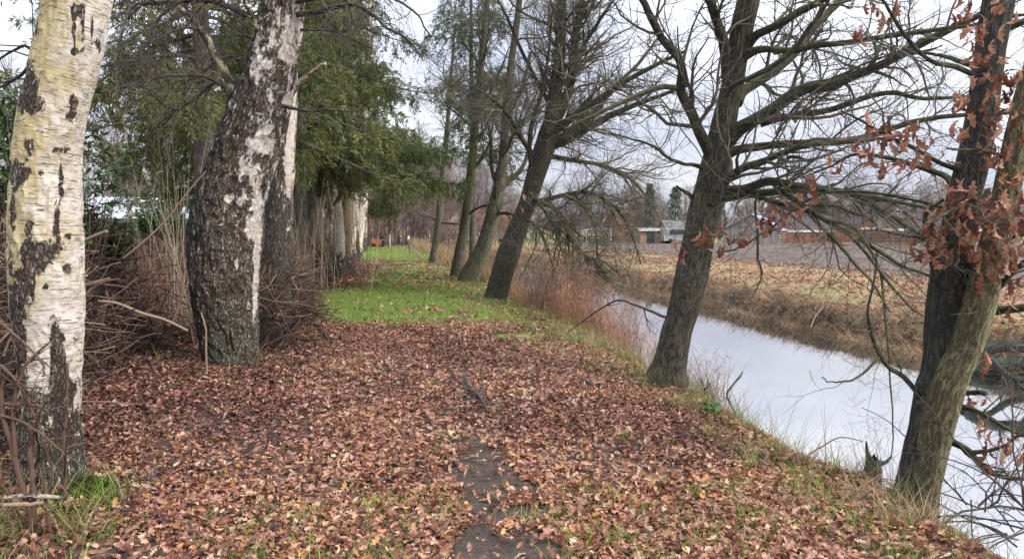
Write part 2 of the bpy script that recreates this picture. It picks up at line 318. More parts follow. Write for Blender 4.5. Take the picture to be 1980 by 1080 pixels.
def plain(name, c, rough=.8, var=.25, scale=6, spec=.25):
    k = NT(name); n = k.noise(k.obj(), scale, 5)
    k.col(k.mix(k.ss(n, .3, .7), tuple(x * (1 - var) for x in c), tuple(min(1, x * (1 + var)) for x in c))).rough(rough); k.p.inputs['Specular IOR Level'].default_value = spec
    return k.m
def birch_mat(name, white=(.62, .585, .53), plate=(.13, .11, .09), f0=.55, f1=1.6, base_f=1.0, top_f=.25, lichen=.0, wet=0.0, green=.0, knot_shade_w=1.0, pf=(13, 6)):
    """white bark with fine lenticels that breaks into dark fissured plates towards the ground"""
    k = NT(name); b = k.attr('bk'); ht = k.attr('ht', 'Fac'); kn = k.attr('knot', 'Fac')
    n1 = k.noise(b, 5, 5); n2 = k.noise(b, 17, 5, .65)
    base = k.mix(k.ss(n1, .35, .7), white, (white[0] * .8, white[1] * .72, white[2] * .6))
    base = k.mix(k.ss(n2, .45, .72), base, (white[0] * .58, white[1] * .54, white[2] * .5)); base = k.mix(k.ma('MULTIPLY', k.ss(k.noise(k.sc(b, 35, 35, 90), 1, 5, .7), .50, .66), .45), base, (.24, .19, .14))
    if lichen:
        d = k.ma('MULTIPLY_ADD', k.nor(0), -.42, k.ma('MULTIPLY', k.noise(b, 4.5, 6, .7), 1.3)); d = k.ma('ADD', d, k.ma('MULTIPLY', k.ss(ht, .9, 2.0), .35))
        base = k.mix(k.ma('MULTIPLY', k.ma('MULTIPLY', k.ss(d, .66, 1.1), lichen), k.ss(k.noise(k.sc(b, 30, 30, 55), 1, 4, .7), .30, .55)), base, k.mix(n2, (.34, .27, .085), (.52, .43, .22)))
    lt = k.ma('MAXIMUM', k.ss(k.noise(k.sc(b, 13, 13, 140), 1, 4, .62, .3), .565, .64), k.ma('MULTIPLY', k.ss(k.noise(k.sc(b, 6, 6, 75), 1, 4, .6, .5), .60, .66), .9))
    base = k.mix(k.ma('MULTIPLY', lt, .85), base, (.085, .062, .045))
    pk = k.ss(k.noise(k.sc(b, 9, 9, 22), 1, 5, .65, .4), .66, .70)
    base = k.mix(k.ma('MULTIPLY', pk, .85), base, (.055, .042, .033))
    # fissured bark
    wv = k.n('VectorMath', operation='ADD'); k.ln(k.sc(b, 40, 40, 17), wv.inputs[0]); nn = k.n('TexNoise'); k.ln(b, nn.inputs['Vector']); nn.inputs['Scale'].default_value = 11; nn.inputs['Detail'].default_value = 4
    s2 = k.n('VectorMath', operation='SCALE'); k.ln(nn.outputs['Color'], s2.inputs[0]); s2.inputs['Scale'].default_value = 3.2; k.ln(s2.outputs[0], wv.inputs[1])
    e = k.vor(wv.outputs[0], 1, 'DISTANCE_TO_EDGE'); fur = k.ss(k.noise(k.sc(b, 24, 24, 5), 1, 5, .65, .8), .36, .52); groove = k.ma('MULTIPLY', k.ss(k.ma('ADD', e, k.ma('MULTIPLY_ADD', k.noise(b, 75, 3), .4, -.2)), .0, .24), k.ma('MULTIPLY_ADD', fur, .8, .2))
    pl = k.mix(k.ss(k.noise(k.sc(b, 60, 60, 30), 1, 5, .75), .32, .72), tuple(x * .6 for x in plate), tuple(x * 1.45 for x in plate)); pl = k.mix(k.ss(k.noise(k.sc(b, 5, 5, 2.2), 1, 5, .6), .35, .65), pl, k.mix(1.0, pl, (.62, .55, .47), 'MULTIPLY'))
    if green: pl = k.mix(k.ma('MULTIPLY', k.ma('MULTIPLY', k.ss(k.noise(b, 7, 5), .42, .62), k.ss(ht, 1.3, .3)), green), pl, (.19, .22, .15))
    fis = k.mix(groove, (.026, .021, .018), pl); fl = k.ss(k.noise(k.sc(b, 34, 34, 9), 1, 4, .65, .6), .61, .65); fis = k.mix(k.ma('MULTIPLY', fl, .85), fis, tuple(x * .8 for x in white))
    # where each kind lies
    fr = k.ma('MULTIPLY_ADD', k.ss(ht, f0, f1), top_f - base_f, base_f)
    fr = k.ma('ADD', fr, k.ma('MULTIPLY', kn, knot_shade_w))
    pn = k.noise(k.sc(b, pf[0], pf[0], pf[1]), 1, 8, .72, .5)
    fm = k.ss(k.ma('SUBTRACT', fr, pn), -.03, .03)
    c = k.mix(fm, base, fis)
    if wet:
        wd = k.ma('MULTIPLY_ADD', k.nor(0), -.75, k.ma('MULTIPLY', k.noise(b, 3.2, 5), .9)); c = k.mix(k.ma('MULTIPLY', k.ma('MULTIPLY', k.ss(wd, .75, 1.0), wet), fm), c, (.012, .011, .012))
    h = k.ma('ADD', k.ma('MULTIPLY', k.ma('MULTIPLY', groove, fm), 1.0), k.ma('MULTIPLY', k.ma('SUBTRACT', 1.0, fm), k.ma('MULTIPLY_ADD', lt, -.12, .95)))
    h = k.ma('MULTIPLY_ADD', k.noise(b, 60, 3), .15, h)
    k.bump(h, .9, .012); k.col(c).rough(.75); return k.m
def oak_mat(name, c0=(.04, .035, .03), c1=(.15, .13, .105), moss=.5, mossc=(.11, .125, .04), side=0.0, sidec=(.20, .19, .08), scale=1.0, shade_left=0.0):
    k = NT(name); b = k.attr('bk'); wob = k.noise(b, 9 * scale, 3)
    ad = k.n('VectorMath', operation='ADD'); k.ln(k.sc(b, 46 * scale, 46 * scale, 11 * scale), ad.inputs[0]); cv = k.n('CombineXYZ'); k.ln(k.ma('MULTIPLY', wob, 3), cv.inputs[0]); k.ln(k.ma('MULTIPLY', wob, 2), cv.inputs[1]); k.ln(cv.outputs[0], ad.inputs[1])
    r = k.noise(ad.outputs[0], 1, 5, .6, .3); ridge = k.ss(r, .34, .62)
    big = k.noise(b, 3.3, 5); c = k.mix(ridge, c0, c1); c = k.mix(k.ma('MULTIPLY', k.ss(big, .4, .7), .55), c, tuple(x * 1.15 + .01 for x in c0))
    if shade_left: c = k.mix(k.ma('MULTIPLY', k.ss(k.ma('MULTIPLY_ADD', k.nor(0), -.8, k.ma('MULTIPLY', big, .5)), .15, .75), shade_left), c, k.mix(ridge, (.012, .012, .012), (.045, .043, .04)))  # shade of the left-facing bark, painted into its colour
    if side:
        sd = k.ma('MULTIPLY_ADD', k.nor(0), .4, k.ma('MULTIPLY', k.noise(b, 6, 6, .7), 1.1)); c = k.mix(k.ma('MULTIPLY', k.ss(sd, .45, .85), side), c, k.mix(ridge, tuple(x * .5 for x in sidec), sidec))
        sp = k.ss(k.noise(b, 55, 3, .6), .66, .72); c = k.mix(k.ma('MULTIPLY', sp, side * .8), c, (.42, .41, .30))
    if moss:
        mz = k.ma('MULTIPLY_ADD', k.nor(2), .55, k.ma('MULTIPLY', k.noise(b, 8, 5, .65), 1.0)); c = k.mix(k.ma('MULTIPLY', k.ss(mz, .5, .95), moss), c, k.mix(ridge, tuple(x * .6 for x in mossc), mossc))
    c = k.mix(k.ma('MULTIPLY', k.ss(k.noise(b, 130 * scale, 4, .7), .5, .7), .45), c, k.mix(1.0, c, (1.75, 1.7, 1.6), 'MULTIPLY')); k.bump(k.ma('ADD', ridge, k.ma('MULTIPLY', k.noise(b, 100, 4, .7), .45)), .95, .014); k.col(c).rough(.82); return k.m
def twig_mat(name, a, b_, rough=.75, pw=1.0):
    k = NT(name); k.col(k.mix(k.ma('POWER', k.rnd(), pw), a, b_)).rough(rough); return k.m
def attr_mat(name, rough=.6, tr=.25, spec=.3):
    k = NT(name); c = k.attr('col', 'Color'); n = k.noise(k.obj(), 45, 3); c = k.mix(k.ss(n, .3, .75), k.mix(1.0, c, (.72, .70, .68), 'MULTIPLY'), c); k.col(c).rough(rough); k.p.inputs['Specular IOR Level'].default_value = spec
    if tr: k.thin(c, tr)
    return k.m
def needle_mat(name, stops, tr=.3):
    k = NT(name); big = k.noise(k.obj(), .9, 3); v = k.ma('MULTIPLY_ADD', k.rnd(), .55, k.ma('MULTIPLY', k.ss(big, .3, .7), .45)); c = k.ramp(v, *stops); k.col(c).rough(.6)
    if tr: k.thin(c, tr)
    return k.m
M = {}
M['oak'] = oak_mat('oak_bark', c0=(.025, .022, .017), c1=(.112, .099, .073), moss=.4, mossc=(.085, .10, .035), side=.4, sidec=(.12, .11, .06), shade_left=.35)
M['oak_limb'] = oak_mat('oak_limb_bark', c0=(.022, .021, .016), c1=(.088, .084, .06), moss=.85, mossc=(.11, .125, .04), side=.2, sidec=(.10, .10, .05), scale=1.3)
M['oak_dark'] = oak_mat('dark_oak_bark', c0=(.022, .023, .02), c1=(.085, .088, .072), moss=.3, mossc=(.06, .08, .04), side=.25, sidec=(.11, .12, .07), shade_left=.6)
M['oak_lichen'] = oak_mat('lichen_oak_bark', c0=(.06, .05, .025), c1=(.22, .195, .10), moss=.3, side=.8, sidec=(.30, .28, .16), shade_left=.25, scale=1.5)
M['oak_far'] = oak_mat('far_oak_bark', c0=(.034, .03, .022), c1=(.115, .103, .072), moss=.5, mossc=(.14, .15, .07), side=.5, sidec=(.19, .18, .10), scale=.7)
M['twig'] = twig_mat('oak_twigs', (.042, .038, .03), (.16, .145, .105))
M['twig_green'] = twig_mat('mossy_twigs', (.04, .038, .028), (.15, .15, .085))
M['twig_pale'] = twig_mat('pale_stems', (.30, .25, .17), (.5, .44, .32))
M['twig_brown'] = twig_mat('brown_twigs', (.055, .04, .035), (.20, .145, .12))
M['twig_tan'] = twig_mat('tan_twigs', (.13, .095, .07), (.36, .275, .20))
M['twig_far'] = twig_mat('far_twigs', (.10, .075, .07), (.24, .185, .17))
M['twig_red'] = twig_mat('red_stems', (.16, .05, .035), (.36, .16, .11))
M['birch_limb'] = oak_mat('birch_limb_bark', c0=(.02, .017, .016), c1=(.10, .085, .075), moss=.45, mossc=(.16, .15, .09), scale=1.5)
M['birch_twig'] = twig_mat('birch_twigs', (.025, .02, .022), (.11, .085, .075))
M['brush'] = twig_mat('dead_sticks', (.022, .014, .011), (.24, .15, .11), pw=2.4)
M['brush_light'] = twig_mat('bleached_sticks', (.11, .075, .055), (.36, .26, .18))
M['leaf'] = attr_mat('fallen_leaf', .42, .12, .45)
M['grass'] = attr_mat('grass_blade', .6, .25)
M['reed'] = attr_mat('reed_stalk', .7, .2)
M['dead_leaf'] = attr_mat('dead_oak_leaf', .6, .3)
M['green_leaf'] = attr_mat('evergreen_leaf', .35, .2, .5)
M['spruce'] = needle_mat('conifer_needles', ((0, (.045, .062, .022)), (.35, (.09, .12, .04)), (.62, (.145, .175, .055)), (.85, (.19, .175, .075)), (1, (.22, .28, .09))))
M['spruce_olive'] = needle_mat('olive_conifer_needles', ((0, (.06, .07, .028)), (.35, (.11, .13, .045)), (.62, (.18, .20, .065)), (.85, (.23, .20, .085)), (1, (.30, .34, .11))))
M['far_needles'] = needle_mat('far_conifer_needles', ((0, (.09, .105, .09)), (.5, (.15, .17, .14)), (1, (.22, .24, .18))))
M['spruce_green'] = needle_mat('fresh_conifer_needles', ((0, (.04, .065, .026)), (.4, (.085, .13, .045)), (.75, (.14, .20, .065)), (1, (.22, .29, .10))))
M['spruce_bark'] = oak_mat('conifer_bark', c0=(.05, .042, .038), c1=(.17, .15, .135), moss=.2, scale=.8)

# ------------------------------------------------------------------ ground, water
def ground_masks(x, y):
    n = fbm(x * .55, y * .55, 0, 21); n2 = fbm(x * 2.1, y * 2.1, 0, 22)
    on = sst(-2.6, -1.3, x) * (1 - sst(3.1, 3.8, x))
    g = on * (sst(11.6, 15.4, y + (n2 - .5) * 5 + (n - .5) * 4 + .7 * x) * (1 - sst(18.0, 23.0, y + (n2 - .5) * 7)) * (1 - .5 * sst(.8, 2.8, x + (n2 - .5) * 2)) * (.72 + .5 * sst(.3, .6, n2))
              + .9 * sst(18.5, 24, y) * (1 - sst(36, 42, y)) * sst(.30, .54, n2) * sst(-1.4, .2, x + (n - .5)) + .95 * sst(37, 43, y + (n - .5) * 6) * (1 - sst(68, 74, y)))
    g = g + on * .30 * sst(.52, .68, n2) * sst(8, 13, y) + on * .16 * sst(.6, .72, n)
    g = np.clip(g, 0, 1)
    cx = .60 + .20 * np.sin(y * .8 + .9) * sst(5, 9, y) + .10 * (vn(y * 1.4, 0, 0, 33) - .5)
    n3 = fbm(x * 5, y * 5, 0, 32, 3)
    wd = .04 + .15 * vn(y * .9, 3, 0, 31) +   .085 * sst(3.9, 4.4, y) * (1 - sst(5.0, 5.6, y)) + .02 * (1 - sst(4, 5, y))
    s = .92 * (1 - sst(.4, 1.5, np.abs(x - cx) / wd + (n3 - .5) * 3.0)) * np.clip(sst(.36, .56, vn(y * .8, 8, 0, 34) + .8 * (1 - sst(5.0, 5.7, y)) - .35 * sst(9, 13, y)), 0, 1)
    s = np.clip(s + .8 * (1 - sst(.15, .5, np.hypot((x - .3) / 1.0, (y - 28) / 4))), 0, 1)
    fld = sst(17.8, 21.2, x + (n - .5) * 1.4) * (1 - sst(100, 104, y + .12 * x))
    bank = sst(10.1, 10.6, x) * (1 - sst(11.3, 12.6, x + (n2 - .5) * 1.5)) + sst(3.3, 4.0, x) * (1 - sst(10, 10.5, x))
    verge = sst(11.2, 12.2, x) * (1 - fld)
    gard = sst(-2.8, -3.4, x)
    return g, s, fld, bank, verge, gard
def ground():
    xs = np.concatenate([np.array([-2500, -1200, -600, -300, -150, -80, -45, -25, -15, -10, -7.5]), np.arange(-6, 12.6, .1), np.arange(12.8, 26, .35), np.arange(26.5, 60, 1.5), np.array([64, 70, 80, 95, 115, 140, 180, 250, 400, 700, 1300, 2500])])
    ys = np.concatenate([np.array([-2500, -900, -300, -100, -40, -20, -12, -8, -5, -3, -1, 0, 1]), np.arange(1.5, 24, .11), np.arange(24, 48, .25), np.arange(48.5, 112, 1.0), np.array([115, 120, 130, 145, 170, 210, 280, 400, 700, 1300, 2800])])
    X, Y = np.meshgrid(xs, ys); Z = H(X, Y); nx, ny = len(xs), len(ys)
    g, s, fld, bank, verge, gard = ground_masks(X, Y)
    base = (np.arange(ny - 1) * nx)[:, None]; j = np.arange(nx - 1)[None]
    Q = np.stack([base + j, base + j + 1, base + nx + j + 1, base + nx + j], -1).reshape(-1, 4)
    G = Geo().add(np.stack([X, Y, Z], -1).reshape(-1, 3), Q, None, ma=np.stack([g, s, fld], -1).reshape(-1, 3), mb=np.stack([bank, verge, gard], -1).reshape(-1, 3))
    k = NT('ground_cover'); o = k.obj(); a = k.n('SeparateXYZ'); k.ln(k.attr('ma'), a.inputs[0]); b = k.n('SeparateXYZ'); k.ln(k.attr('mb'), b.inputs[0])
    n = k.noise(o, 3, 6, .65); nf = k.noise(o, 26, 5, .7)
    # litter: cells the size of leaves, each its own brown
    wv = k.n('TexVoronoi'); k.ln(o, wv.inputs['Vector']); wv.inputs['Scale'].default_value = 15
    lc = k.n('SeparateColor'); k.ln(wv.outputs['Color'], lc.inputs[0])
    lit = k.ramp(lc.outputs[0], (0, (.028, .018, .014)), (.3, (.085, .045, .034)), (.6, (.16, .085, .06)), (.85, (.26, .155, .11)), (1, (.34, .23, .17)))
    lit = k.mix(k.ss(wv.outputs['Distance'], .35, .75), lit, (.035, .024, .019))
    gr = k.mix(k.ss(nf, .3, .7), k.mix(n, (.09, .16, .028), (.14, .24, .045)), (.20, .26, .07))
    soil = k.mix(k.ss(k.noise(o, 70, 5, .7), .3, .7), (.026, .020, .016), (.085, .067, .054)); soil = k.mix(k.ma('MULTIPLY', k.ss(k.noise(o, 120, 3), .64, .7), .5), soil, (.16, .115, .085))
    c = k.mix(k.ss(k.ma('ADD', a.outputs[0], k.ma('MULTIPLY_ADD', nf, .7, -.35)), .38, .62), lit, gr)
    c = k.mix(k.ss(k.ma('ADD', a.outputs[1], k.ma('MULTIPLY_ADD', nf, .8, -.4)), .4, .6), c, soil)
    dry = k.mix(nf, (.13, .085, .045), (.34, .25, .15))
    vg = k.mix(k.ss(k.noise(o, .8, 6, .7), .42, .62), k.mix(k.ss(nf, .3, .7), (.22, .155, .075), (.35, .25, .125)), k.mix(nf, (.18, .19, .06), (.27, .26, .10)))
    vg = k.mix(k.ma('MULTIPLY', k.ss(k.ma('ADD', k.noise(o, 4, 6, .75), k.ma('MULTIPLY_ADD', k.noise(o, .35, 3), .8, -.4)), .43, .61), .9), vg, k.mix(k.noise(o, 30, 3), (.17, .075, .045), (.38, .20, .12)))
    c = k.mix(b.outputs[1], c, vg); c = k.mix(b.outputs[0], c, k.mix(k.ss(n, .4, .6), (.04, .032, .025), dry))
    fw = k.noise(k.sc(o, 2.2, .35, 1), 1, 5, .7); fs = k.noise(k.sc(o, .05, .5, 1), 1, 4, .6)
    fc = k.mix(k.ss(fw, .35, .68), (.050, .037, .031), (.150, .112, .092)); fc = k.mix(k.ma('MULTIPLY', k.ss(fs, .5, .68), .5), fc, (.17, .125, .10)); fc = k.mix(k.ma('MULTIPLY', k.ss(k.noise(o, .35, 5), .52, .7), .4), fc, (.13, .14, .07))
    c = k.mix(a.outputs[2], c, fc); c = k.mix(b.outputs[2], c, k.mix(n, (.05, .035, .026), (.13, .085, .06)))
    # beyond the field: grass
    sp = k.n('SeparateXYZ'); k.ln(o, sp.inputs[0]); c = k.mix(k.ma('MULTIPLY', k.ss(sp.outputs[1], 99, 103), k.ss(sp.outputs[0], 16, 24)), c, k.mix(n, (.13, .16, .05), (.22, .24, .09)))
    k.col(c).rough(.85); k.bump(k.ma('ADD', k.ma('MULTIPLY', nf, .5), lc.outputs[1]), .55, .03)
    tag(build('ground', G, k.m), kind='structure')
    # canal
    w = Geo(); xs = np.linspace(3.0, 11.8, 12); ys = np.concatenate([[-30, -8], np.linspace(0, 60, 20), [70, 80, 89]]); X, Y = np.meshgrid(xs, ys)
    base = (np.arange(len(ys) - 1) * len(xs))[:, None]; j = np.arange(len(xs) - 1)[None]
    w.add(np.stack([X, Y, 0 * X + WATER], -1).reshape(-1, 3), np.stack([base + j, base + j + 1, base + len(xs) + j + 1, base + len(xs) + j], -1).reshape(-1, 4))
    k = NT('canal_water'); k.col((.022, .024, .02)).rough(.03); k.p.inputs['IOR'].default_value = 4.0; k.p.inputs['Specular IOR Level'].default_value = .9
    o = k.obj(); h = k.ma('ADD', k.noise(k.sc(o, 1, .5, 1), 1.6, 3), k.ma('MULTIPLY', k.noise(k.sc(o, 1, .6, 1), 7, 2), .18)); k.bump(h, .05, .05)
    tag(build('water', w, k.m), kind='structure')
    # a wet strip on the ploughed field
    pu = Geo(); cs = P(1480, 488, 50); ax = _R; n_ = 28
    for (px, py, hx, hy, sd) in ((1500, 488, 4.2, .8, 1), (1320, 486, 5.5, .7, 2), (1590, 481, 3.0, .6, 3)):
        c0 = GH(px, py); t = np.linspace(0, 2 * math.pi, n_, endpoint=False); rr = .6 + .7 * vn(np.cos(t) * 3 + sd, np.sin(t) * 3, sd, 40)
        V = c0 + (np.cos(t) * hx * rr)[:, None] * _R + (np.sin(t) * hy * rr)[:, None] * _F; V[:, 2] = H(V[:, 0], V[:, 1]) + .006
        cc = c0.copy(); cc[2] = H(*c0[:2]) + .006; V = np.vstack([V, cc]); pu.add(V, None, [(i, (i + 1) % n_, n_) for i in range(n_)])
    k = NT('puddle_water'); k.col((.06, .055, .05)).rough(.12); tag(build('puddle', pu, k.m), kind='structure')
ground()

# ------------------------------------------------------------------ fallen leaves
TRUNK_BASES = []
def litter():
    def scatter(y0, y1, dens, x0=-3.3, x1=3.8):
        n = int((y1 - y0) * (x1 - x0) * dens); x = rng.uniform(x0, x1, n); y = rng.uniform(y0, y1, n); return x, y
    G = Geo()
    browns = [(.33, .155, .105), (.45, .26, .18), (.23, .085, .055), (.55, .37, .27), (.15, .06, .042), (.50, .25, .125), (.37, .205, .155), (.62, .47, .35)]
    pl = [.20, .2, .14, .11, .12, .08, .1, .05]
    darks = [(.12, .042, .03), (.19, .07, .05), (.07, .028, .022), (.27, .13, .095), (.045, .022, .019), (.36, .22, .165)]
    for (y0, y1, de, prof, s0, s1, pr) in ((2.6, 7.5, 820, OAK_LEAF, .04, .09, .6), (2.6, 7.5, 1500, OVAL_LEAF, .02, .05, 0), (7.5, 13, 600, OAK_LEAF, .05, .09, 0), (7.5, 13, 750, OVAL_LEAF, .03, .06, 0), (13, 40, 110, OVAL_LEAF, .07, .12, 0), (40, 75, 25, OVAL_LEAF, .1, .15, 0)):
        x, y = scatter(y0, y1, de); g, s, fld, bank, verge, gard = ground_masks(x, y)
        dn = fbm(x * 1.2, y * 1.2, 0, 51, 3)
        keep = rng.uniform(size=len(x)) < np.clip((1 - .93 * s) * (1 - .93 * g) * (.30 + 1.1 * sst(.3, .58, dn)), 0.0, 1)
        keep &= ~((s > .55) & (rng.uniform(size=len(x)) > .5))
        keep &= (x < 3.3 + .5 * vn(y * 2, 0, 0, 53))
        if y0 >= 13: keep &= rng.uniform(size=len(x)) < np.clip(1.25 - .55 * sst(0, 2, np.abs(x - .4)) * 0 - .3 * sst(20, 35, y), .2, 1)
        x, y = x[keep], y[keep]; n = len(x); z = H(x, y) + rng.uniform(.004, .045, n)
        dk = 1 - sst(-2.4, -.2, x + (fbm(x, y, 0, 54) - .5) * 1.6)  # leaves darken toward the left, birch shade put into the damp litter's colour
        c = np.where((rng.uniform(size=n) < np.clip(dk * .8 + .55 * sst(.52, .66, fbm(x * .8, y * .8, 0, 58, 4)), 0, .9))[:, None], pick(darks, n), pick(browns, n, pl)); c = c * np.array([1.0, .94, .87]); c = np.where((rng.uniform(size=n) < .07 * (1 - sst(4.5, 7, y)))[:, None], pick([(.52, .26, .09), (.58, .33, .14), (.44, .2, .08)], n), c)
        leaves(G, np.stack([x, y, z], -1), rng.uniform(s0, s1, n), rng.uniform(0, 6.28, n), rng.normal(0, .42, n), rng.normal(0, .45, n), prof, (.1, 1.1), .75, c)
    # the strip under the dead hedge
    x = rng.uniform(-5.2, -2.6, 5000); y = rng.uniform(3.2, 13, 5000)
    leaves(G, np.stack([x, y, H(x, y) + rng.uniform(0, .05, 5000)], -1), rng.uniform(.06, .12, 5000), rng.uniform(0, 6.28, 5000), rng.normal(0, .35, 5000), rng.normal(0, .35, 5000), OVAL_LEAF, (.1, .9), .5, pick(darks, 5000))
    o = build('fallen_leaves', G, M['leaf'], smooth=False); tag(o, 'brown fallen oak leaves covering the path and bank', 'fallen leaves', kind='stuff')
    # far bank leaves
    G = Geo(); n = 26000; y = 6 + 60 * rng.uniform(size=n) ** 1.4; x = 10.8 + 11 * rng.uniform(size=n) ** 1.3; k = fbm(x * .9, y * .9, 0, 57, 3) > rng.uniform(.3, .62, n); x, y = x[k], y[k]; n = len(x)
    leaves(G, np.stack([x, y, H(x, y) + rng.uniform(.02, .06, n)], -1), rng.uniform(.09, .16, n), rng.uniform(0, 6.28, n), rng.normal(0, .3, n), rng.normal(0, .3, n), OVAL_LEAF, (.1, .8), .5, pick(browns, n, pl) * np.array([.80, .70, .60]))
    tag(build('scattered_leaves', G, M['leaf'], smooth=False), 'brown leaves scattered over the far bank of the canal', 'fallen leaves', kind='stuff')
litter()

# ------------------------------------------------------------------ grass and reeds
GREEN = [(.15, .28, .035), (.22, .36, .05), (.28, .38, .07), (.12, .21, .035), (.34, .34, .11)]
STRAW = [(.42, .32, .18), (.50, .40, .25), (.34, .24, .13), (.28, .22, .11), (.22, .20, .08)]
RUST = [(.34, .17, .10), (.42, .24, .15), (.26, .12, .075), (.48, .31, .20), (.20, .11, .07)]
def grasses():
    G = Geo()
    # green sward on the path
    for (y0, y1, n, h0, h1, w) in ((11, 23, 60000, .03, .12, .008), (22, 44, 26000, .04, .11, .012), (40, 75, 22000, .05, .12, .02)):
        x = rng.uniform(-2.4, 3.3, n); y = rng.uniform(y0, y1, n); g = ground_masks(x, y)[0]; k = rng.uniform(size=n) < g ** 1.3 * 1.2; x, y = x[k], y[k]; m = len(x)
        c = np.where((rng.uniform(size=m) < .06 + .35 * sst(1.2, 3, x))[:, None], pick(STRAW, m), pick(GREEN, m))
        blades(G, np.stack([x, y, H(x, y) - .005], -1), rng.uniform(h0, h1, m), np.full(m, w), rng.uniform(0, .5, m), rng.uniform(0, 6.28, m), 2, .7, c)
    # tufts among the leaves near the camera and at the bank edge
    for (nt, xr, yr, h, cols, per) in ((230, (-2.2, 3.1), (3.0, 4.4), (.05, .15), GREEN + [(.3, .3, .1)], 30), (150, (-2.5, 3.2), (4.6, 9.5), (.04, .11), GREEN, 18), (90, (2.4, 3.3), (3.0, 9), (.08, .26), GREEN + STRAW, 20),
                                       (130, (2.75, 3.45), (3.0, 14), (.12, .38), STRAW + STRAW + GREEN, 22), (150, (-2.6, 3.0), (8, 14), (.04, .12), GREEN + STRAW, 18), (170, (1.6, 3.4), (9, 20), (.06, .22), STRAW + GREEN, 22), (30, (-2.4, -1.4), (3.2, 4.6), (.12, .42), STRAW + GREEN, 20), (60, (-2.7, -1.3), (9, 17), (.08, .35), STRAW + GREEN, 20)):
        tx, ty = rng.uniform(*xr, nt), rng.uniform(*yr, nt)
        ok = ground_masks(tx, ty)[1] < .3; tx, ty = tx[ok], ty[ok]; nt = len(tx)
        x = np.repeat(tx, per) + rng.normal(0, .05, nt * per); y = np.repeat(ty, per) + rng.normal(0, .05, nt * per); m = len(x)
        c = np.repeat(pick(cols, nt), per, 0) * rng.uniform(.8, 1.2, (m, 1))
        blades(G, np.stack([x, y, H(x, y) - .005], -1), rng.uniform(*h, m), rng.uniform(.003, .006, m), rng.uniform(0, .6, m), rng.uniform(0, 6.28, m), 3, .9, c)
    tag(build('grass', G, M['grass'], smooth=False), 'green grass growing on the path and in tufts through the leaves', 'grass', kind='stuff')
    # rusty reeds on the near bank
    G = Geo(); n = 5600; y = rng.uniform(9.2, 24, n); x = rng.uniform(3.0, 4.6, n) + .03 * (y - 9); k = fbm(x * 1.3, y * .9, 0, 61, 3) > .44; x, y = x[k], y[k]; m = len(x)
    hh = rng.uniform(.25, 1.35, m) * rng.uniform(.7, 1.1, m) * (.55 + .6 * sst(9, 13, y)) * (.75 + .6 * vn(y * .5, x, 0, 62)); c = pick(RUST, m); az = rng.uniform(0, 6.28, m)
    base = np.stack([x, y, np.maximum(H(x, y), WATER) - .02], -1); blades(G, base, hh + .35 * sst(3.3, 4.2, x), np.full(m, .007), rng.uniform(0, .22, m), az, 4, .35, c)
    r = np.repeat(np.arange(m), 7); q = base[r] + np.stack([0 * r, 0 * r, rng.uniform(.25, .98, len(r)) * (hh[r] + .3 * sst(3.3, 4.2, x[r]))], -1) + rng.normal(0, .03, (len(r), 3))
    blades(G, q, rng.uniform(.08, .24, len(r)), np.full(len(r), .008), rng.uniform(.4, 1.5, len(r)), rng.uniform(0, 6.28, len(r)), 2, .9, c[r] * rng.uniform(.7, 1.3, (len(r), 1)))
    tag(build('reeds', G, M['reed'], smooth=False), 'rusty brown dead reeds along the near bank of the canal', 'reeds', kind='stuff')
    # straw coloured tall grass further down the bank
    G = Geo(); n = 9000; y = 24 + 60 * rng.uniform(size=n) ** 1.2; x = rng.uniform(2.3, 4.8, n); k = (x > 2.3 + .9 * vn(y * .4, 0, 0, 63)) & (fbm(x, y * .5, 0, 64) > .35); x, y = x[k], y[k]; m = len(x)
    c = np.where((rng.uniform(size=m) < .3)[:, None], pick(RUST, m), pick(STRAW, m))
    blades(G, np.stack([x, y, np.maximum(H(x, y), WATER)], -1), rng.uniform(.4, 1.25, m), np.full(m, .022), rng.uniform(0, .3, m), rng.uniform(0, 6.28, m), 3, .5, c)
    tag(build('tall_grass', G, M['reed'], smooth=False), 'straw coloured tall grass on the bank beside the distant path', 'grass', kind='stuff')
    # far bank: dead grass hanging over the water
    G = Geo(); n = 30000; y = 7 + 75 * rng.uniform(size=n) ** 1.6; x = rng.uniform(10.35, 11.9, n); m = n; z = np.maximum(H(x, y), WATER)
    c = np.where((rng.uniform(size=m) < .5)[:, None], pick(RUST, m), pick(STRAW, m)) * (.55 + .75 * sst(.3, .7, fbm(x * 2, y * 1.3, 0, 66)))[:, None]
    az = np.where(rng.uniform(size=m) < .7, math.pi + rng.normal(0, .7, m), rng.uniform(0, 6.28, m))
    blades(G, np.stack([x, y, z], -1), rng.uniform(.15, .62, m) * (1 - .45 * sst(11.1, 11.9, x)), np.full(m, .012), rng.uniform(.2, .9, m), az, 3, 1.6, c)
    n = 16000; y = 7 + 75 * rng.uniform(size=n) ** 1.5; x = rng.uniform(11.4, 21, n); k = fbm(x * .8, y * .8, 0, 67) > .42; x, y = x[k], y[k]; m = len(x); c = np.where((rng.uniform(size=m) < .45)[:, None], pick(STRAW, m), pick([(.16, .20, .05), (.2, .23, .07), (.26, .24, .1)], m))
    blades(G, np.stack([x, y, H(x, y)], -1), rng.uniform(.05, .18, m), np.full(m, .014), rng.uniform(0, .8, m), rng.uniform(0, 6.28, m), 2, 1, c)
    tag(build('bank_grass', G, M['reed'], smooth=False), 'matted dead grass hanging over the far bank of the canal', 'grass', kind='stuff')
grasses()

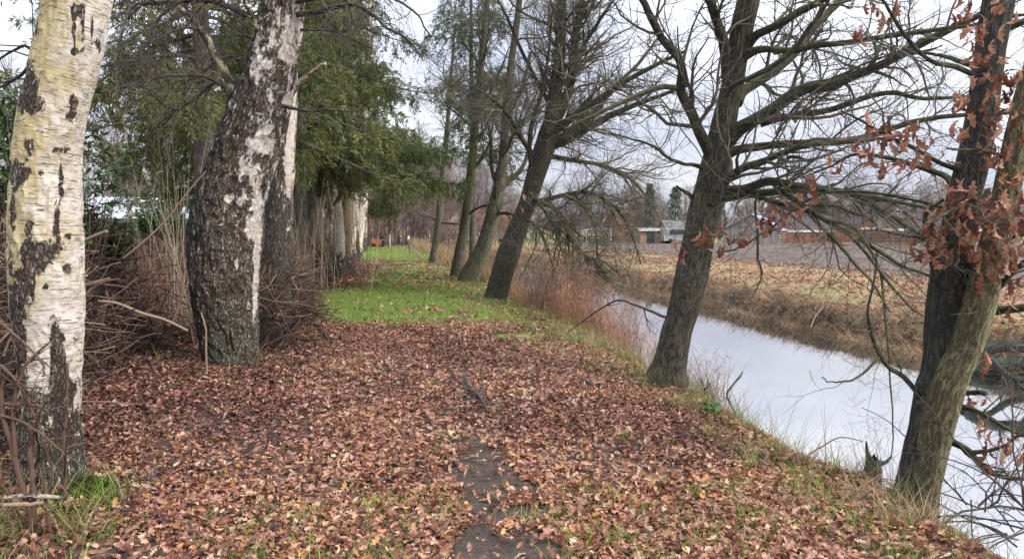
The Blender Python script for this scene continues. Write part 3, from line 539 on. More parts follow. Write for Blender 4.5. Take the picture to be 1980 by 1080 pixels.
# ------------------------------------------------------------------ trees traced limb by limb
def tree_from(name, label, cat, base_px, d, trunk_rows, tmat, tS=120, tN=320, ridge=0.0, rf=(14, 3), seed=0, flare=.0, lump=.05, feats=(), group=None, tdepth=None):
    base = P(*base_px, d); base[2] = H(base[0], base[1])
    root = thing(name, label, cat, base, group)
    TRUNK_BASES.append(base)
    dd = np.full(len(trunk_rows), float(d)) if tdepth is None else np.interp(np.linspace(0, 1, len(trunk_rows)), np.linspace(0, 1, len(tdepth)), tdepth)
    A = np.array([np.append(P(r[0], r[1], q), r[2] * q / F_PX) for r, q in zip(trunk_rows, dd)])
    g, C, R = trunk_geo(A[:, :3], A[:, 3], tS, tN, ridge, rf, seed, lump, flare, feats)
    build('trunk', g, tmat, root)
    return root, C, R
def limbs_of(root, rows_list, d, mat, S=12, gnarl=.004, name='limb', N=40, kr=1.0):
    """each traced limb: dict(rows, d1, bow)"""
    L = []
    for r in rows_list:
        d0, d1 = r.get('d0', d), r.get('d1', d); rk = r.get('k', kr)
        p, q = pxline(r['rows'], d0, d1, N, gnarl, r.get('bow', 0))
        q = q * rk; g = Geo(); rr = q * (1 + .12 * (vn(np.arange(N) * .6, r['rows'][0][0], 0, 71) - .5)); tubes(g, p[None], rr[None], S)
        if r.get('cap'): tubes(g, np.stack([p[-3:]]), np.stack([rr[-3:] * .98]), S, cap=True)
        build(name, g, r.get('mat', mat), root); L.append((p, q))
    return L
def twig_mesh(root, LL, mat, cfg, name='twigs', extra=None):
    """cfg: list of grow() keyword dicts, each applied to the result of the one before; all in one twig part"""
    PP, RR = stack(LL); g = Geo(); keep = []
    for i, c in enumerate(cfg):
        c = dict(c); S = c.pop('S', 4); src = c.pop('src', 'prev')
        PP2, RR2 = grow(PP, RR, **c); tubes(g, PP2, RR2, S); PP, RR = PP2, RR2; keep.append((PP2, RR2))
    build(name, g, mat, root); return keep

# ---- the two big birches at the left
NEAR_BIRCHES = []
def birches():
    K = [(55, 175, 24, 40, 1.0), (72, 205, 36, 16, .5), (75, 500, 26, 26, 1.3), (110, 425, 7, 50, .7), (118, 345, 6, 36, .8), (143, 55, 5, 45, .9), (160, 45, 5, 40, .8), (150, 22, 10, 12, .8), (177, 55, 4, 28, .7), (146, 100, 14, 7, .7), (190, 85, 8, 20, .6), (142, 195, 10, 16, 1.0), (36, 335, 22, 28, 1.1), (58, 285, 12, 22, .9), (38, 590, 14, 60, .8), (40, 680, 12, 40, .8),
         (110, 690, 16, 70, .7), (125, 760, 20, 60, .7), (55, 480, 14, 60, .8), (130, 460, 12, 16, .6), (88, 555, 8, 7, .9), (120, 290, 22, 7, .6), (135, 225, 10, 10, .6), (80, 335, 9, 6, .8), (60, 800, 18, 60, .6), (24, 640, 12, 120, .7), (26, 400, 8, 50, .4), (20, 480, 8, 60, .4), (60, 900, 30, 50, .5), (120, 900, 30, 50, .4), (60, 130, 8, 40, .5), (72, 60, 8, 30, .4), (108, 730, 9, 90, .5), (62, 560, 8, 30, .6), (130, 520, 10, 18, .7), (100, 480, 30, 10, .6)]  # left-edge entries also paint in the trunk's shaded side, besides real bark marks
    m = birch_mat('pale_birch_bark', plate=(.16, .13, .10), f0=.15, f1=1.15, base_f=.70, top_f=.30, lichen=1.0, knot_shade_w=.42, green=.6, pf=(17, 9))
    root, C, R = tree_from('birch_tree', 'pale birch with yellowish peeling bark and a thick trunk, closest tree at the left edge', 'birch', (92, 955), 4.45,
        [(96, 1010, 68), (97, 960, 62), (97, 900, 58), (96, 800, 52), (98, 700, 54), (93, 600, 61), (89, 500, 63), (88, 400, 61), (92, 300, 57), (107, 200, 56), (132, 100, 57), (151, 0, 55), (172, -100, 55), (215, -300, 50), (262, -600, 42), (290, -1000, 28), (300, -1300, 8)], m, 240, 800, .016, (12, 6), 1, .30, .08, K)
    L = limbs_of(root, [dict(rows=[(112, 190, 4), (60, 95, 3), (20, 110, 2.2), (-40, 150, 1.5)]), dict(rows=[(75, 105, 4), (40, 145, 3.2), (0, 160, 2.5), (-60, 175, 1.5)]),
                        dict(rows=[(155, -40, 16), (60, -160, 12), (-60, -240, 8), (-200, -300, 4)]), dict(rows=[(185, -140, 16), (280, -240, 12), (420, -300, 8), (560, -320, 4)], d1=5.2), dict(rows=[(230, -360, 14), (140, -520, 10), (30, -640, 5)], d1=5.0), dict(rows=[(240, -430, 14), (380, -560, 9), (480, -700, 4)], d1=4.2)], 4.4, M['birch_limb'], 8)
    twig_mesh(root, L, M['birch_twig'], [dict(dens=7, lo=.5, hi=1.3, ang=(30, 70), rf=.45, N=8, grav=-.10, wig=.2, tmin=.2), dict(dens=8, lo=.3, hi=.9, ang=(25, 60), rf=.5, N=7, grav=-.28, wig=.16), dict(dens=6, lo=.15, hi=.5, ang=(25, 60), rf=.6, N=5, grav=-.25, wig=.15, rmin=.001)])
    NEAR_BIRCHES.append((root, C, R, 130))
    # the leaning dark one
    m = birch_mat('dark_birch_bark', white=(.60, .575, .55), plate=(.205, .168, .128), f0=1.0, f1=2.6, base_f=.74, top_f=.55, wet=.97, green=.9, knot_shade_w=.5, pf=(10, 6))
    K2 = [(375, 470, 26, 130, .5), (415, 290, 22, 70, .5), (425, 610, 30, 90, .5), (470, 190, 14, 60, .5), (505, 280, 30, 22, -.30), (480, 330, 16, 22, -.25), (560, 70, 30, 50, -.25), (500, 130, 20, 30, -.2), (498, 470, 9, 90, -.62), (492, 590, 8, 60, -.55), (497, 400, 8, 30, -.5), (482, 440, 7, 30, -.4), (458, 512, 5, 12, -.7), (425, 520, 5, 9, -.5), (400, 430, 5, 12, -.5), (445, 380, 8, 10, -.5), (550, 180, 22, 50, -.2)]
    root, C, R = tree_from('birch_tree', 'thick leaning birch with black fissured bark and white patches, beside the brush pile', 'birch', (440, 712), 8.6,
        [(452, 760, 52), (448, 715, 46), (444, 660, 51), (439, 600, 58), (434, 520, 64), (436, 450, 65), (446, 390, 63), (460, 345, 60), (484, 270, 58), (503, 210, 54), (524, 130, 47), (540, 60, 40), (547, 0, 38), (556, -90, 34), (575, -260, 28), (590, -500, 20), (600, -750, 8)], m, 240, 800, .042, (12, 6), 2, .34, .06, K2)
    pale = birch_mat('limb_birch_bark', white=(.40, .37, .25), f0=5, f1=6, base_f=.5, top_f=.5, lichen=.6)
    L = limbs_of(root, [dict(rows=[(462, 200, 13), (445, 160, 11), (420, 115, 11), (395, 70, 10), (365, 35, 9), (330, 0, 8), (280, -60, 6), (200, -150, 4)], mat=pale, bow=.2),
                        dict(rows=[(450, 205, 8), (430, 158, 4), (412, 162, 4), (380, 188, 4), (345, 212, 3.4), (320, 232, 2.6), (300, 256, 1.6)], d1=8.2),
                        dict(rows=[(345, 212, 3), (320, 208, 3), (285, 198, 2.6), (262, 182, 2)], d1=8.0, d0=8.3), dict(rows=[(440, 172, 5), (400, 150, 4), (350, 145, 3.4), (290, 150, 3), (235, 165, 2)], d1=7.6),
                        dict(rows=[(478, 30, 9), (440, 12, 7), (400, 2, 6), (350, 8, 5), (310, 45, 4), (302, 110, 3), (270, 145, 2)], d1=7.8), dict(rows=[(470, -20, 8), (380, 0, 5), (270, 5, 4.5), (240, 45, 3.6), (218, 110, 2.6), (212, 170, 1.6)], d1=7.2),
                        dict(rows=[(575, 28, 8), (610, 24, 7), (660, 12, 6), (700, 15, 5), (740, 50, 4), (780, 75, 3), (815, 122, 1.6)], d1=7.8), dict(rows=[(582, 58, 4), (640, 60, 3.2), (690, 75, 2.6), (735, 92, 1.6)], d1=8.0), dict(rows=[(575, 2, 8), (620, -5, 6), (700, -20, 4), (800, 10, 3), (850, 60, 2)], d1=7.4),
                        dict(rows=[(545, -40, 13), (480, -150, 10), (390, -240, 6), (290, -280, 3)], d1=8), dict(rows=[(560, -120, 13), (650, -220, 9), (780, -260, 6), (880, -240, 3)], d1=9), dict(rows=[(575, -250, 12), (520, -420, 8), (430, -540, 4)], d1=9.5),
                        dict(rows=[(545, 205, 6), (600, 215, 3), (630, 210, 2), (690, 216, 1.4)], d1=8.3), dict(rows=[(500, 100, 7), (492, 40, 6), (470, -10, 5)], mat=pale, d1=8.3)], 8.5, M['birch_limb'], 9, .008, kr=.72)
    twig_mesh(root, L, M['birch_twig'], [dict(dens=9, lo=.4, hi=1.3, ang=(30, 75), rf=.42, N=8, grav=-.12, wig=.25, tmin=.15), dict(dens=10, lo=.25, hi=.9, ang=(25, 65), rf=.5, N=7, grav=-.3, wig=.18), dict(dens=6, lo=.12, hi=.45, ang=(25, 65), rf=.6, N=5, grav=-.25, wig=.2)])
    NEAR_BIRCHES.append((root, C, R, 150))
    # its neighbour just behind, forked stub
    m2 = birch_mat('white_birch_bark', white=(.62, .58, .53), plate=(.17, .145, .12), f0=.9, f1=2.4, base_f=.68, top_f=.50, knot_shade_w=.8, pf=(13, 6))
    root, C, R = tree_from('birch_tree', 'slimmer birch with a pale broken side branch, directly behind the thick dark birch', 'birch', (535, 590), 11.0,
        [(532, 660, 30), (535, 600, 26), (536, 520, 25), (538, 440, 25), (541, 360, 25), (547, 280, 24), (552, 220, 22), (556, 160, 19), (560, 100, 16), (566, 0, 14), (575, -160, 12), (590, -400, 6)], m2, 96, 360, .014, (12, 4), 3, .1, .08, [(560, 250, 7, 110, -.3), (532, 300, 14, 130, .25), (545, 400, 12, 18, .6), (530, 460, 12, 60, .5), (560, 190, 10, 14, -.3)])
    L = limbs_of(root, [dict(rows=[(560, 190, 5), (577, 162, 5.5), (600, 145, 5), (618, 134, 4), (633, 127, 4)], d1=10.6, mat=birch_mat('stub_bark', white=(.40, .33, .25), f0=5, f1=6, base_f=.45, top_f=.45), cap=True), dict(rows=[(566, -20, 9), (640, -120, 6), (730, -160, 3)]), dict(rows=[(570, -90, 9), (500, -200, 6), (420, -240, 3)])], 10.8, M['birch_limb'], 10)
    twig_mesh(root, L[1:], M['birch_twig'], [dict(dens=6, lo=.4, hi=1.2, rf=.45, N=7, grav=-.2, wig=.2, tmin=.2), dict(dens=6, lo=.3, hi=.8, rf=.5, N=6, grav=-.3)])
    # the row going away: (base px, base py, depth, rows, label)
    far_m = [birch_mat('row_birch_bark', white=(.78, .73, .64), plate=(.2, .17, .14), f0=.4, f1=1.4, base_f=.62, top_f=.40), birch_mat('row_birch_bark_grey', white=(.64, .60, .54), plate=(.2, .18, .15), f0=.6, f1=2.0, base_f=.7, top_f=.48, lichen=.3), birch_mat('row_birch_bark_tan', white=(.76, .64, .46), plate=(.22, .18, .13), f0=.4, f1=1.3, base_f=.6, top_f=.40, lichen=.3)]
    for i, (bx, d, tx, r0, mi, lab) in enumerate((
        (636, 22.5, 648, 8, 1, 'grey mottled birch stem, nearest of the slender birches past the spruce trunk'), (655, 25, 640, 11, 0, 'white based birch stem leaning left behind the grey mottled one'), (668, 28, 676, 12, 2, 'tan and cream birch with a swollen peeling trunk in the row'), (650, 31, 664, 8, 0, 'thin white birch stem half hidden behind the tan birch'),
        (681, 34, 700, 9, 0, 'white birch stem leaning right over the path edge, right of the tan birch'), (688, 40, 690, 8, 1, 'grey birch stem behind the white right leaning one'), (694, 46, 708, 7, 0, 'thin pale birch far along the row, near the path bend'), (703, 56, 700, 6, 1, 'small grey birch at the far end of the birch row'))):
        p = P(bx, 500, d); p[2] = H(p[0], p[1]); qx, qy = proj(p); k = rng.uniform(-6, 6)
        rows = [(bx, qy + 12, r0 * 1.35), (bx, qy, r0 * 1.15), (bx + k * .3, qy - 45, r0), (bx + (tx - bx) * .5 + k, qy - 120, r0 * .9), (tx, qy - 220, r0 * .75), (tx + (tx - bx) * .6, qy - 420, r0 * .5), (tx + (tx - bx), qy - 620, r0 * .2)]
        root, C, R = tree_from('birch_tree', lab, 'birch', (bx, qy), d, rows, far_m[mi], 40, 160, .012, (14, 4), 10 + i, .25, .12, group='birches in a row along the left of the path')
        PP, RR = grow(C[None, ::8], R[None, ::8], 2.6, 1.2, 2.8, (35, 60), .35, 9, -.06, .16, .25, .95); g = Geo(); tubes(g, PP, RR, 5)
        P2, R2 = grow(PP, RR, 5, .4, 1.3, (25, 60), .5, 7, -.3, .18); tubes(g, P2, R2, 3); P3, R3 = grow(P2, R2, 4, .2, .6, (25, 60), .7, 5, -.3, .18, rmin=.003); tubes(g, P3, R3, 3)
        build('twigs', g, M['twig_tan'], root)
birches()

def bark_curls(root, C, R, n, v0, v1, mat, sz=(.012, .04)):
    i = rng.integers(int(v0 * len(C)), int(v1 * len(C)), n); a = rng.uniform(0, 6.28, n); d = np.stack([np.cos(a), np.sin(a), 0 * a], -1); t = np.stack([-np.sin(a), np.cos(a), 0 * a], -1) * rng.choice([-1, 1], n)[:, None]
    p = C[i] + d * (R[i] * 1.0)[:, None]; l = rng.uniform(*sz, n)[:, None]; w = rng.uniform(.0015, .006, n)[:, None]; k = np.linspace(0, 1, 5)
    th = k[None] * rng.uniform(.8, 3.2, n)[:, None]; q = p[:, None] + t[:, None] * (l * np.sin(th) / np.maximum(th.max(1, keepdims=True), .1))[..., None] + d[:, None] * (l * (1 - np.cos(th)) / np.maximum(th.max(1, keepdims=True), .1) + .002)[..., None]
    u = np.array([0, 0, 1.0]) * w[:, None]; V = np.stack([q - u, q + u], 2).reshape(n, 10, 3); Q = np.array([(2 * m, 2 * m + 1, 2 * m + 3, 2 * m + 2) for m in range(4)])
    pb = build('peeling_bark', Geo().add(V.reshape(-1, 3), ((np.arange(n) * 10)[:, None, None] + Q[None]).reshape(-1, 4)), mat, root); tag(pb, kind='stuff')
CURL = twig_mat('bark_curls', (.12, .085, .06), (.46, .40, .32))
for (_r, _c, _rr, _n) in NEAR_BIRCHES: bark_curls(_r, _c, _rr, _n, .03, .55, CURL)

# ---- oaks along the canal
TW = [dict(dens=6.8, lo=.5, hi=1.6, ang=(30, 65), rf=.42, N=9, grav=.08, wig=.22, tmin=.12), dict(dens=9.5, lo=.25, hi=.85, ang=(30, 70), rf=.5, N=7, grav=.08, wig=.22), dict(dens=10, lo=.10, hi=.36, ang=(30, 70), rf=.6, N=5, grav=.1, wig=.22)]
def oak_leaf_cluster(root, px, py, d, n=8, spread=.07, size=(.10, .16), name='leaf_cluster'):
    c = P(px, py, d); pos = c + rng.normal(0, 1, (n, 3)) * np.array([spread, spread, spread * 1.1]); g = Geo()
    col = pick([(.36, .17, .10), (.44, .235, .15), (.22, .09, .05), (.50, .30, .21), (.30, .13, .08), (.17, .075, .05), (.40, .20, .125)], n)
    leaves(g, pos, rng.uniform(*size, n), rng.uniform(0, 6.28, n), rng.normal(1.25, .4, n), rng.uniform(0, 6.28, n), OAK_LEAF, (.5, 2.4), 1.3, col)
    st = np.stack([np.linspace(c + np.array([0, 0, .05]), p, 4) for p in pos]); tubes(g2 := Geo(), st, np.full((n, 4), .0015), 3)
    g.add(np.concatenate(g2.V), np.concatenate(g2.Q), None, col=np.tile([.10, .07, .05], (g2.n, 1)))
    return build(name, g, M['dead_leaf'], root, smooth=False)
def oak_one():
    d = 8.1
    root, C, R = tree_from('oak_tree', 'bare oak with wide low limbs on the bank in front of the open water', 'oak', (1290, 728), d,
        [(1284, 770, 44), (1290, 730, 37), (1296, 700, 30), (1309, 640, 28), (1321, 600, 28), (1334, 548, 31), (1343, 505, 30), (1353, 450, 28.5), (1364, 402, 30), (1376, 365, 31), (1383, 320, 27), (1390, 290, 25), (1400, 235, 22.5), (1410, 190, 20), (1419, 150, 19.5), (1434, 60, 20), (1447, 0, 20), (1462, -80, 17), (1480, -220, 12), (1500, -420, 6)], M['oak'], 160, 560, .018, (17, 2.6), 20, .36, .05)
    Ls = [dict(rows=[(1385, 318, 16), (1368, 285, 13), (1352, 255, 12), (1335, 215, 11.5), (1316, 178, 11), (1318, 140, 10), (1310, 110, 9.5), (1285, 85, 9), (1266, 55, 8), (1250, 20, 7.5), (1234, -15, 7), (1200, -80, 5)], d1=7.4),
          dict(rows=[(1305, 170, 7), (1280, 168, 6), (1245, 180, 5.5), (1200, 200, 5), (1150, 222, 4), (1090, 245, 2.5)], d0=7.8, d1=7.2),
          dict(rows=[(1408, 150, 15), (1402, 95, 12), (1392, 55, 10.5), (1378, 18, 10), (1362, -20, 9), (1330, -100, 6)], d1=7.7),
          dict(rows=[(1437, 98, 13), (1460, 70, 10), (1480, 60, 9.5), (1507, 48, 9), (1548, 22, 8.5), (1593, -2, 8), (1660, -50, 6), (1750, -110, 4)], d1=7.2),
          dict(rows=[(1432, 112, 13), (1455, 100, 10), (1480, 95, 7.5), (1530, 98, 7), (1580, 88, 7), (1640, 82, 6.5), (1730, 68, 5.5), (1810, 58, 5), (1885, 50, 4), (1990, 30, 3)], d1=6.6),
          dict(rows=[(1424, 200, 14), (1437, 176, 12), (1489, 142, 11), (1533, 105, 10.5), (1570, 55, 10), (1602, 20, 9), (1640, -20, 8), (1700, -90, 5)], d1=8.9),
          dict(rows=[(1395, 205, 5), (1415, 168, 6), (1448, 150, 6), (1500, 121, 6), (1540, 85, 5), (1562, 48, 4.5), (1588, 14, 4), (1610, -20, 3)], d0=7.75, d1=7.0),
          dict(rows=[(1398, 278, 22), (1425, 252, 17), (1450, 237, 15), (1490, 214, 14), (1530, 186, 13), (1560, 170, 12.5), (1600, 166, 12), (1650, 145, 11), (1700, 125, 10), (1750, 100, 9.5), (1800, 72, 8.5), (1850, 45, 7.5), (1900, 22, 6), (1990, -30, 4)], d1=6.9),
          dict(rows=[(1470, 240, 8), (1500, 231, 8), (1545, 222, 7.5), (1600, 214, 7), (1640, 200, 6.5), (1690, 182, 6), (1730, 178, 5.5), (1770, 188, 5), (1820, 190, 4), (1890, 185, 3)], d0=7.9, d1=7.4),
          dict(rows=[(1395, 305, 14), (1425, 290, 11), (1470, 283, 9), (1510, 278, 8.5), (1560, 274, 8), (1640, 268, 7), (1700, 254, 6.5), (1760, 234, 6), (1840, 219, 5), (1930, 213, 4), (2010, 205, 3)], d1=7.3),
          dict(rows=[(1380, 392, 14), (1392, 365, 11), (1410, 342, 10), (1440, 322, 9), (1475, 310, 8), (1515, 292, 7), (1565, 277, 6), (1640, 272, 4), (1720, 262, 3)], d0=7.9, d1=7.0),
          dict(rows=[(1500, 302, 4), (1516, 310, 4), (1530, 303, 4), (1562, 312, 3.4)], d0=7.5, d1=7.4, cap=True),
          dict(rows=[(1378, 388, 18), (1405, 371, 13), (1440, 366, 11), (1470, 354, 10), (1495, 350, 9), (1530, 357, 8), (1580, 362, 7), (1650, 372, 6), (1720, 386, 5), (1800, 402, 4), (1860, 410, 2)], d0=8, d1=6.8),
          dict(rows=[(1378, 392, 18), (1400, 380, 14), (1440, 376, 10), (1500, 371, 8), (1560, 368, 7), (1620, 370, 6.5), (1670, 382, 6), (1710, 405, 5.5), (1750, 428, 5), (1790, 455, 4), (1830, 490, 2.5)], d0=8, d1=7.2),
          dict(rows=[(1515, 372, 6), (1535, 385, 6.5), (1560, 402, 6), (1600, 428, 5.5), (1640, 450, 5), (1690, 480, 4.5), (1740, 512, 4), (1790, 530, 3), (1830, 560, 2)], d0=7.6, d1=6.6),
          dict(rows=[(1560, 405, 5), (1590, 440, 4.6), (1620, 470, 4.2), (1655, 510, 3.5), (1690, 548, 3), (1715, 600, 2)], d0=7.4, d1=6.4),
          dict(rows=[(1600, 425, 4), (1650, 440, 4), (1680, 480, 3.6), (1700, 520, 3), (1706, 570, 2.6), (1712, 640, 2.2), (1716, 720, 2), (1722, 800, 1.7), (1718, 880, 1.3)], d0=7.2, d1=6.2),
          dict(rows=[(1640, 450, 4), (1685, 500, 3.4), (1735, 560, 3), (1780, 600, 2)], d0=7.1, d1=6.4), dict(rows=[(1465, 372, 3.5), (1460, 400, 3), (1465, 450, 2.6), (1467, 495, 2.4), (1478, 530, 2.2), (1470, 548, 1.8), (1458, 570, 1)], d0=7.7, d1=7.4),
          dict(rows=[(1455, 378, 5), (1500, 392, 4.5), (1550, 398, 4), (1610, 402, 3.5), (1680, 430, 3)], d0=7.8, d1=7.2),
          dict(rows=[(1362, 325, 7), (1340, 318, 4.4), (1320, 315, 4), (1290, 300, 3.6), (1270, 280, 3), (1225, 262, 2.4), (1170, 245, 1.5)], d1=7.3), dict(rows=[(1348, 398, 7), (1333, 380, 5), (1318, 370, 3.6), (1308, 362, 2)], d1=8.0, cap=True),
          dict(rows=[(1450, -20, 14), (1400, -120, 10), (1310, -200, 6)], d1=7), dict(rows=[(1465, -90, 12), (1580, -190, 8), (1700, -250, 4)], d1=9)]
    L = limbs_of(root, Ls, d, M['oak_limb'], 12, .004, kr=.86)
    twig_mesh(root, L, M['twig'], TW)
    # low limbs reaching the water at the foot
    return root
oak_one()
def oak_right():
    d = 4.9
    root, C, R = tree_from('oak_tree', 'two stemmed oak at the right edge with rusty leaves still hanging', 'oak', (1768, 955), d,
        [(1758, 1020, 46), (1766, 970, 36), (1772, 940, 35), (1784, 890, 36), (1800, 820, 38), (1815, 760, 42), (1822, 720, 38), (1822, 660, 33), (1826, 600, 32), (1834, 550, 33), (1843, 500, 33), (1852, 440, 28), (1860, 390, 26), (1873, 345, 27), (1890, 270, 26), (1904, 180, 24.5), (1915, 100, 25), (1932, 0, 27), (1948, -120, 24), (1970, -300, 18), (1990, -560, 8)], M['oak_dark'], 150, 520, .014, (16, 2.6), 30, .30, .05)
    A = pxline([(1778, 1010, 27), (1784, 960, 25), (1797, 905, 25), (1807, 850, 29), (1818, 800, 30), (1831, 754, 30), (1848, 710, 29), (1866, 675, 28), (1890, 600, 30), (1907, 535, 27), (1924, 460, 25), (1942, 390, 23), (1958, 310, 21), (1978, 210, 19), (2010, 80, 16), (2050, -120, 10), (2090, -320, 4)], d - .055, d - .28, 50)
    g, C2, R2 = trunk_geo(A[0], A[1], 140, 560, .012, (16, 2.6), 31, .05, .25); build('trunk', g, M['oak_lichen'], root)
    Ls = [dict(rows=[(1850, 368, 10), (1830, 342, 6), (1800, 330, 5.5), (1760, 316, 5), (1715, 305, 4), (1660, 300, 3), (1600, 330, 2), (1560, 345, 1.5)], d1=5.6), dict(rows=[(1862, 330, 6), (1820, 315, 4.5), (1770, 285, 4), (1730, 262, 3.4), (1690, 235, 2.5), (1640, 205, 2)], d1=4.6),
          dict(rows=[(1893, 130, 7), (1860, 120, 5), (1835, 112, 4), (1800, 105, 3), (1740, 95, 2)], d1=5.4), dict(rows=[(1890, 150, 5), (1850, 130, 5), (1800, 120, 4), (1752, 80, 3.4), (1705, 10, 3), (1680, -40, 2)], d1=4.3),
          dict(rows=[(1945, 55, 8), (1970, 45, 7), (2020, 30, 5)], d1=4.8), dict(rows=[(1915, 600, 12), (1945, 598, 9), (1980, 595, 8), (2030, 575, 6), (2080, 540, 4)], d1=4.6), dict(rows=[(1900, 575, 10), (1925, 560, 7), (1950, 535, 6), (1985, 505, 5)], d1=4.5),
          dict(rows=[(1830, 560, 8), (1810, 540, 6), (1804, 500, 5.5), (1797, 460, 5), (1793, 420, 4.5), (1803, 395, 4), (1830, 375, 3)], d1=4.75), dict(rows=[(1790, 775, 10), (1774, 758, 6), (1747, 728, 5), (1717, 708, 4.5), (1697, 680, 3.6), (1682, 640, 3.2), (1677, 600, 2.5), (1688, 540, 2), (1692, 480, 1.5)], d1=4.7),
          dict(rows=[(1700, 690, 3), (1675, 715, 2.4), (1650, 730, 2), (1610, 735, 1.4), (1590, 728, 1)], d0=4.75, d1=4.6), dict(rows=[(1845, 785, 7), (1870, 788, 5), (1900, 800, 4.6), (1935, 822, 4.2), (1975, 842, 4), (2040, 865, 3)], d1=4.5),
          dict(rows=[(1832, 850, 10), (1850, 858, 7), (1875, 872, 6.4), (1895, 895, 5.5), (1925, 918, 5), (1960, 928, 4.4), (2010, 935, 3)], d1=4.45), dict(rows=[(1878, 874, 5), (1905, 872, 4), (1935, 865, 3.6), (1960, 850, 3), (1990, 840, 2)], d0=4.75, d1=4.3), dict(rows=[(1842, 752, 8), (1870, 760, 5.5), (1895, 765, 5), (1912, 768, 4.5)], d1=4.7, cap=True),
          dict(rows=[(1860, 470, 6), (1820, 470, 3), (1760, 455, 2.6), (1700, 440, 2.2)], d1=4.4), dict(rows=[(1862, 420, 5), (1800, 395, 3), (1690, 372, 2.6), (1600, 370, 2.4), (1540, 400, 2.2), (1480, 445, 2), (1400, 482, 1.6), (1310, 462, 1)], d1=5.6),
          dict(rows=[(1940, 470, 6), (1960, 455, 4), (2010, 440, 3)], d1=4.4), dict(rows=[(1960, 320, 6), (1930, 300, 4), (1880, 290, 3), (1830, 285, 2)], d1=4.3), dict(rows=[(1950, 380, 6), (1910, 395, 4), (1860, 400, 3), (1800, 430, 2)], d1=4.3),
          dict(rows=[(1948, -100, 14), (1860, -220, 9), (1740, -300, 4)], d1=5.4), dict(rows=[(1960, -190, 14), (2080, -330, 8), (2200, -400, 4)], d1=4.8)]
    L = limbs_of(root, Ls, d, M['oak_limb'], 10, .003)
    twig_mesh(root, L, M['twig'], [dict(dens=7, lo=.25, hi=.8, ang=(30, 65), rf=.42, N=8, grav=-.05, wig=.22, tmin=.15), dict(dens=9, lo=.15, hi=.45, ang=(30, 70), rf=.5, N=6, grav=0, wig=.24), dict(dens=8, lo=.06, hi=.2, ang=(30, 70), rf=.6, N=4, wig=.22, rmin=.0009)])
    cl = [(1690, 275, 10, .09), (1670, 300, 8, .08), (1715, 240, 5, .05), (1760, 262, 7, .06), (1768, 305, 8, .06), (1735, 300, 6, .06), (1620, 322, 4, .035), (1705, 335, 2, .02), (1555, 358, 7, .06), (1490, 422, 8, .055), (1525, 418, 6, .05), (1480, 440, 5, .04), (1430, 462, 4, .03), (1385, 450, 5, .04), (1360, 464, 4, .03), (1392, 486, 3, .02), (1305, 466, 3, .03), (1322, 490, 2, .02),
          (1855, 190, 7, .05), (1890, 110, 7, .05), (1895, 50, 6, .05), (1878, 15, 6, .05), (1938, 15, 5, .05), (1910, 70, 5, .05), (1935, 155, 8, .05), (1970, 160, 8, .06), (1968, 215, 7, .05), (1905, 230, 7, .06), (1885, 200, 6, .06), (1850, 270, 6, .06), (1960, 262, 9, .07), (1930, 300, 8, .07), (1685, 18, 4, .04), (1725, 12, 3, .03), (1710, 48, 3, .03), (1662, 64, 3, .03),
          (1800, 450, 9, .07), (1785, 480, 7, .06), (1835, 420, 10, .07), (1870, 445, 12, .08), (1855, 480, 9, .07), (1820, 470, 8, .06), (1895, 420, 8, .06), (1925, 400, 10, .07), (1945, 450, 12, .08), (1915, 480, 10, .07), (1965, 430, 10, .07), (1935, 510, 10, .06), (1895, 540, 4, .04), (1970, 560, 6, .05), (1970, 500, 7, .06), (1900, 390, 6, .05), (1840, 380, 5, .05), (1855, 350, 5, .05), (1945, 350, 8, .07), (1975, 330, 7, .06), (1900, 700, 4, .03),
          (1900, 820, 3, .03), (1940, 850, 4, .05), (1925, 875, 4, .04), (1905, 910, 3, .04), (1960, 870, 4, .05), (1890, 780, 3, .03)]
    for (x, y, n, s) in cl:
        dd = np.interp(x, [1300, 1560, 1700, 1980], [5.5, 5.2, 4.7, 4.4]); oak_leaf_cluster(root, x, y, dd, max(3, int(n * 1.15)), s * .9, (.065, .12))
oak_right()
def auto_limbs(C, R, n, t0, t1, lo, hi, ang=(35, 65), grav=.12, rf=.55, flat=.3, N=20):
    PP, RR = grow(C[None, ::max(1, len(C) // 40)], R[None, ::max(1, len(R) // 40)], 1, lo, hi, ang, rf, N, grav, .11, t0, t1, .2, .003, .45, .2, flat, n)
    return [(p, r) for p, r in zip(PP, RR)]
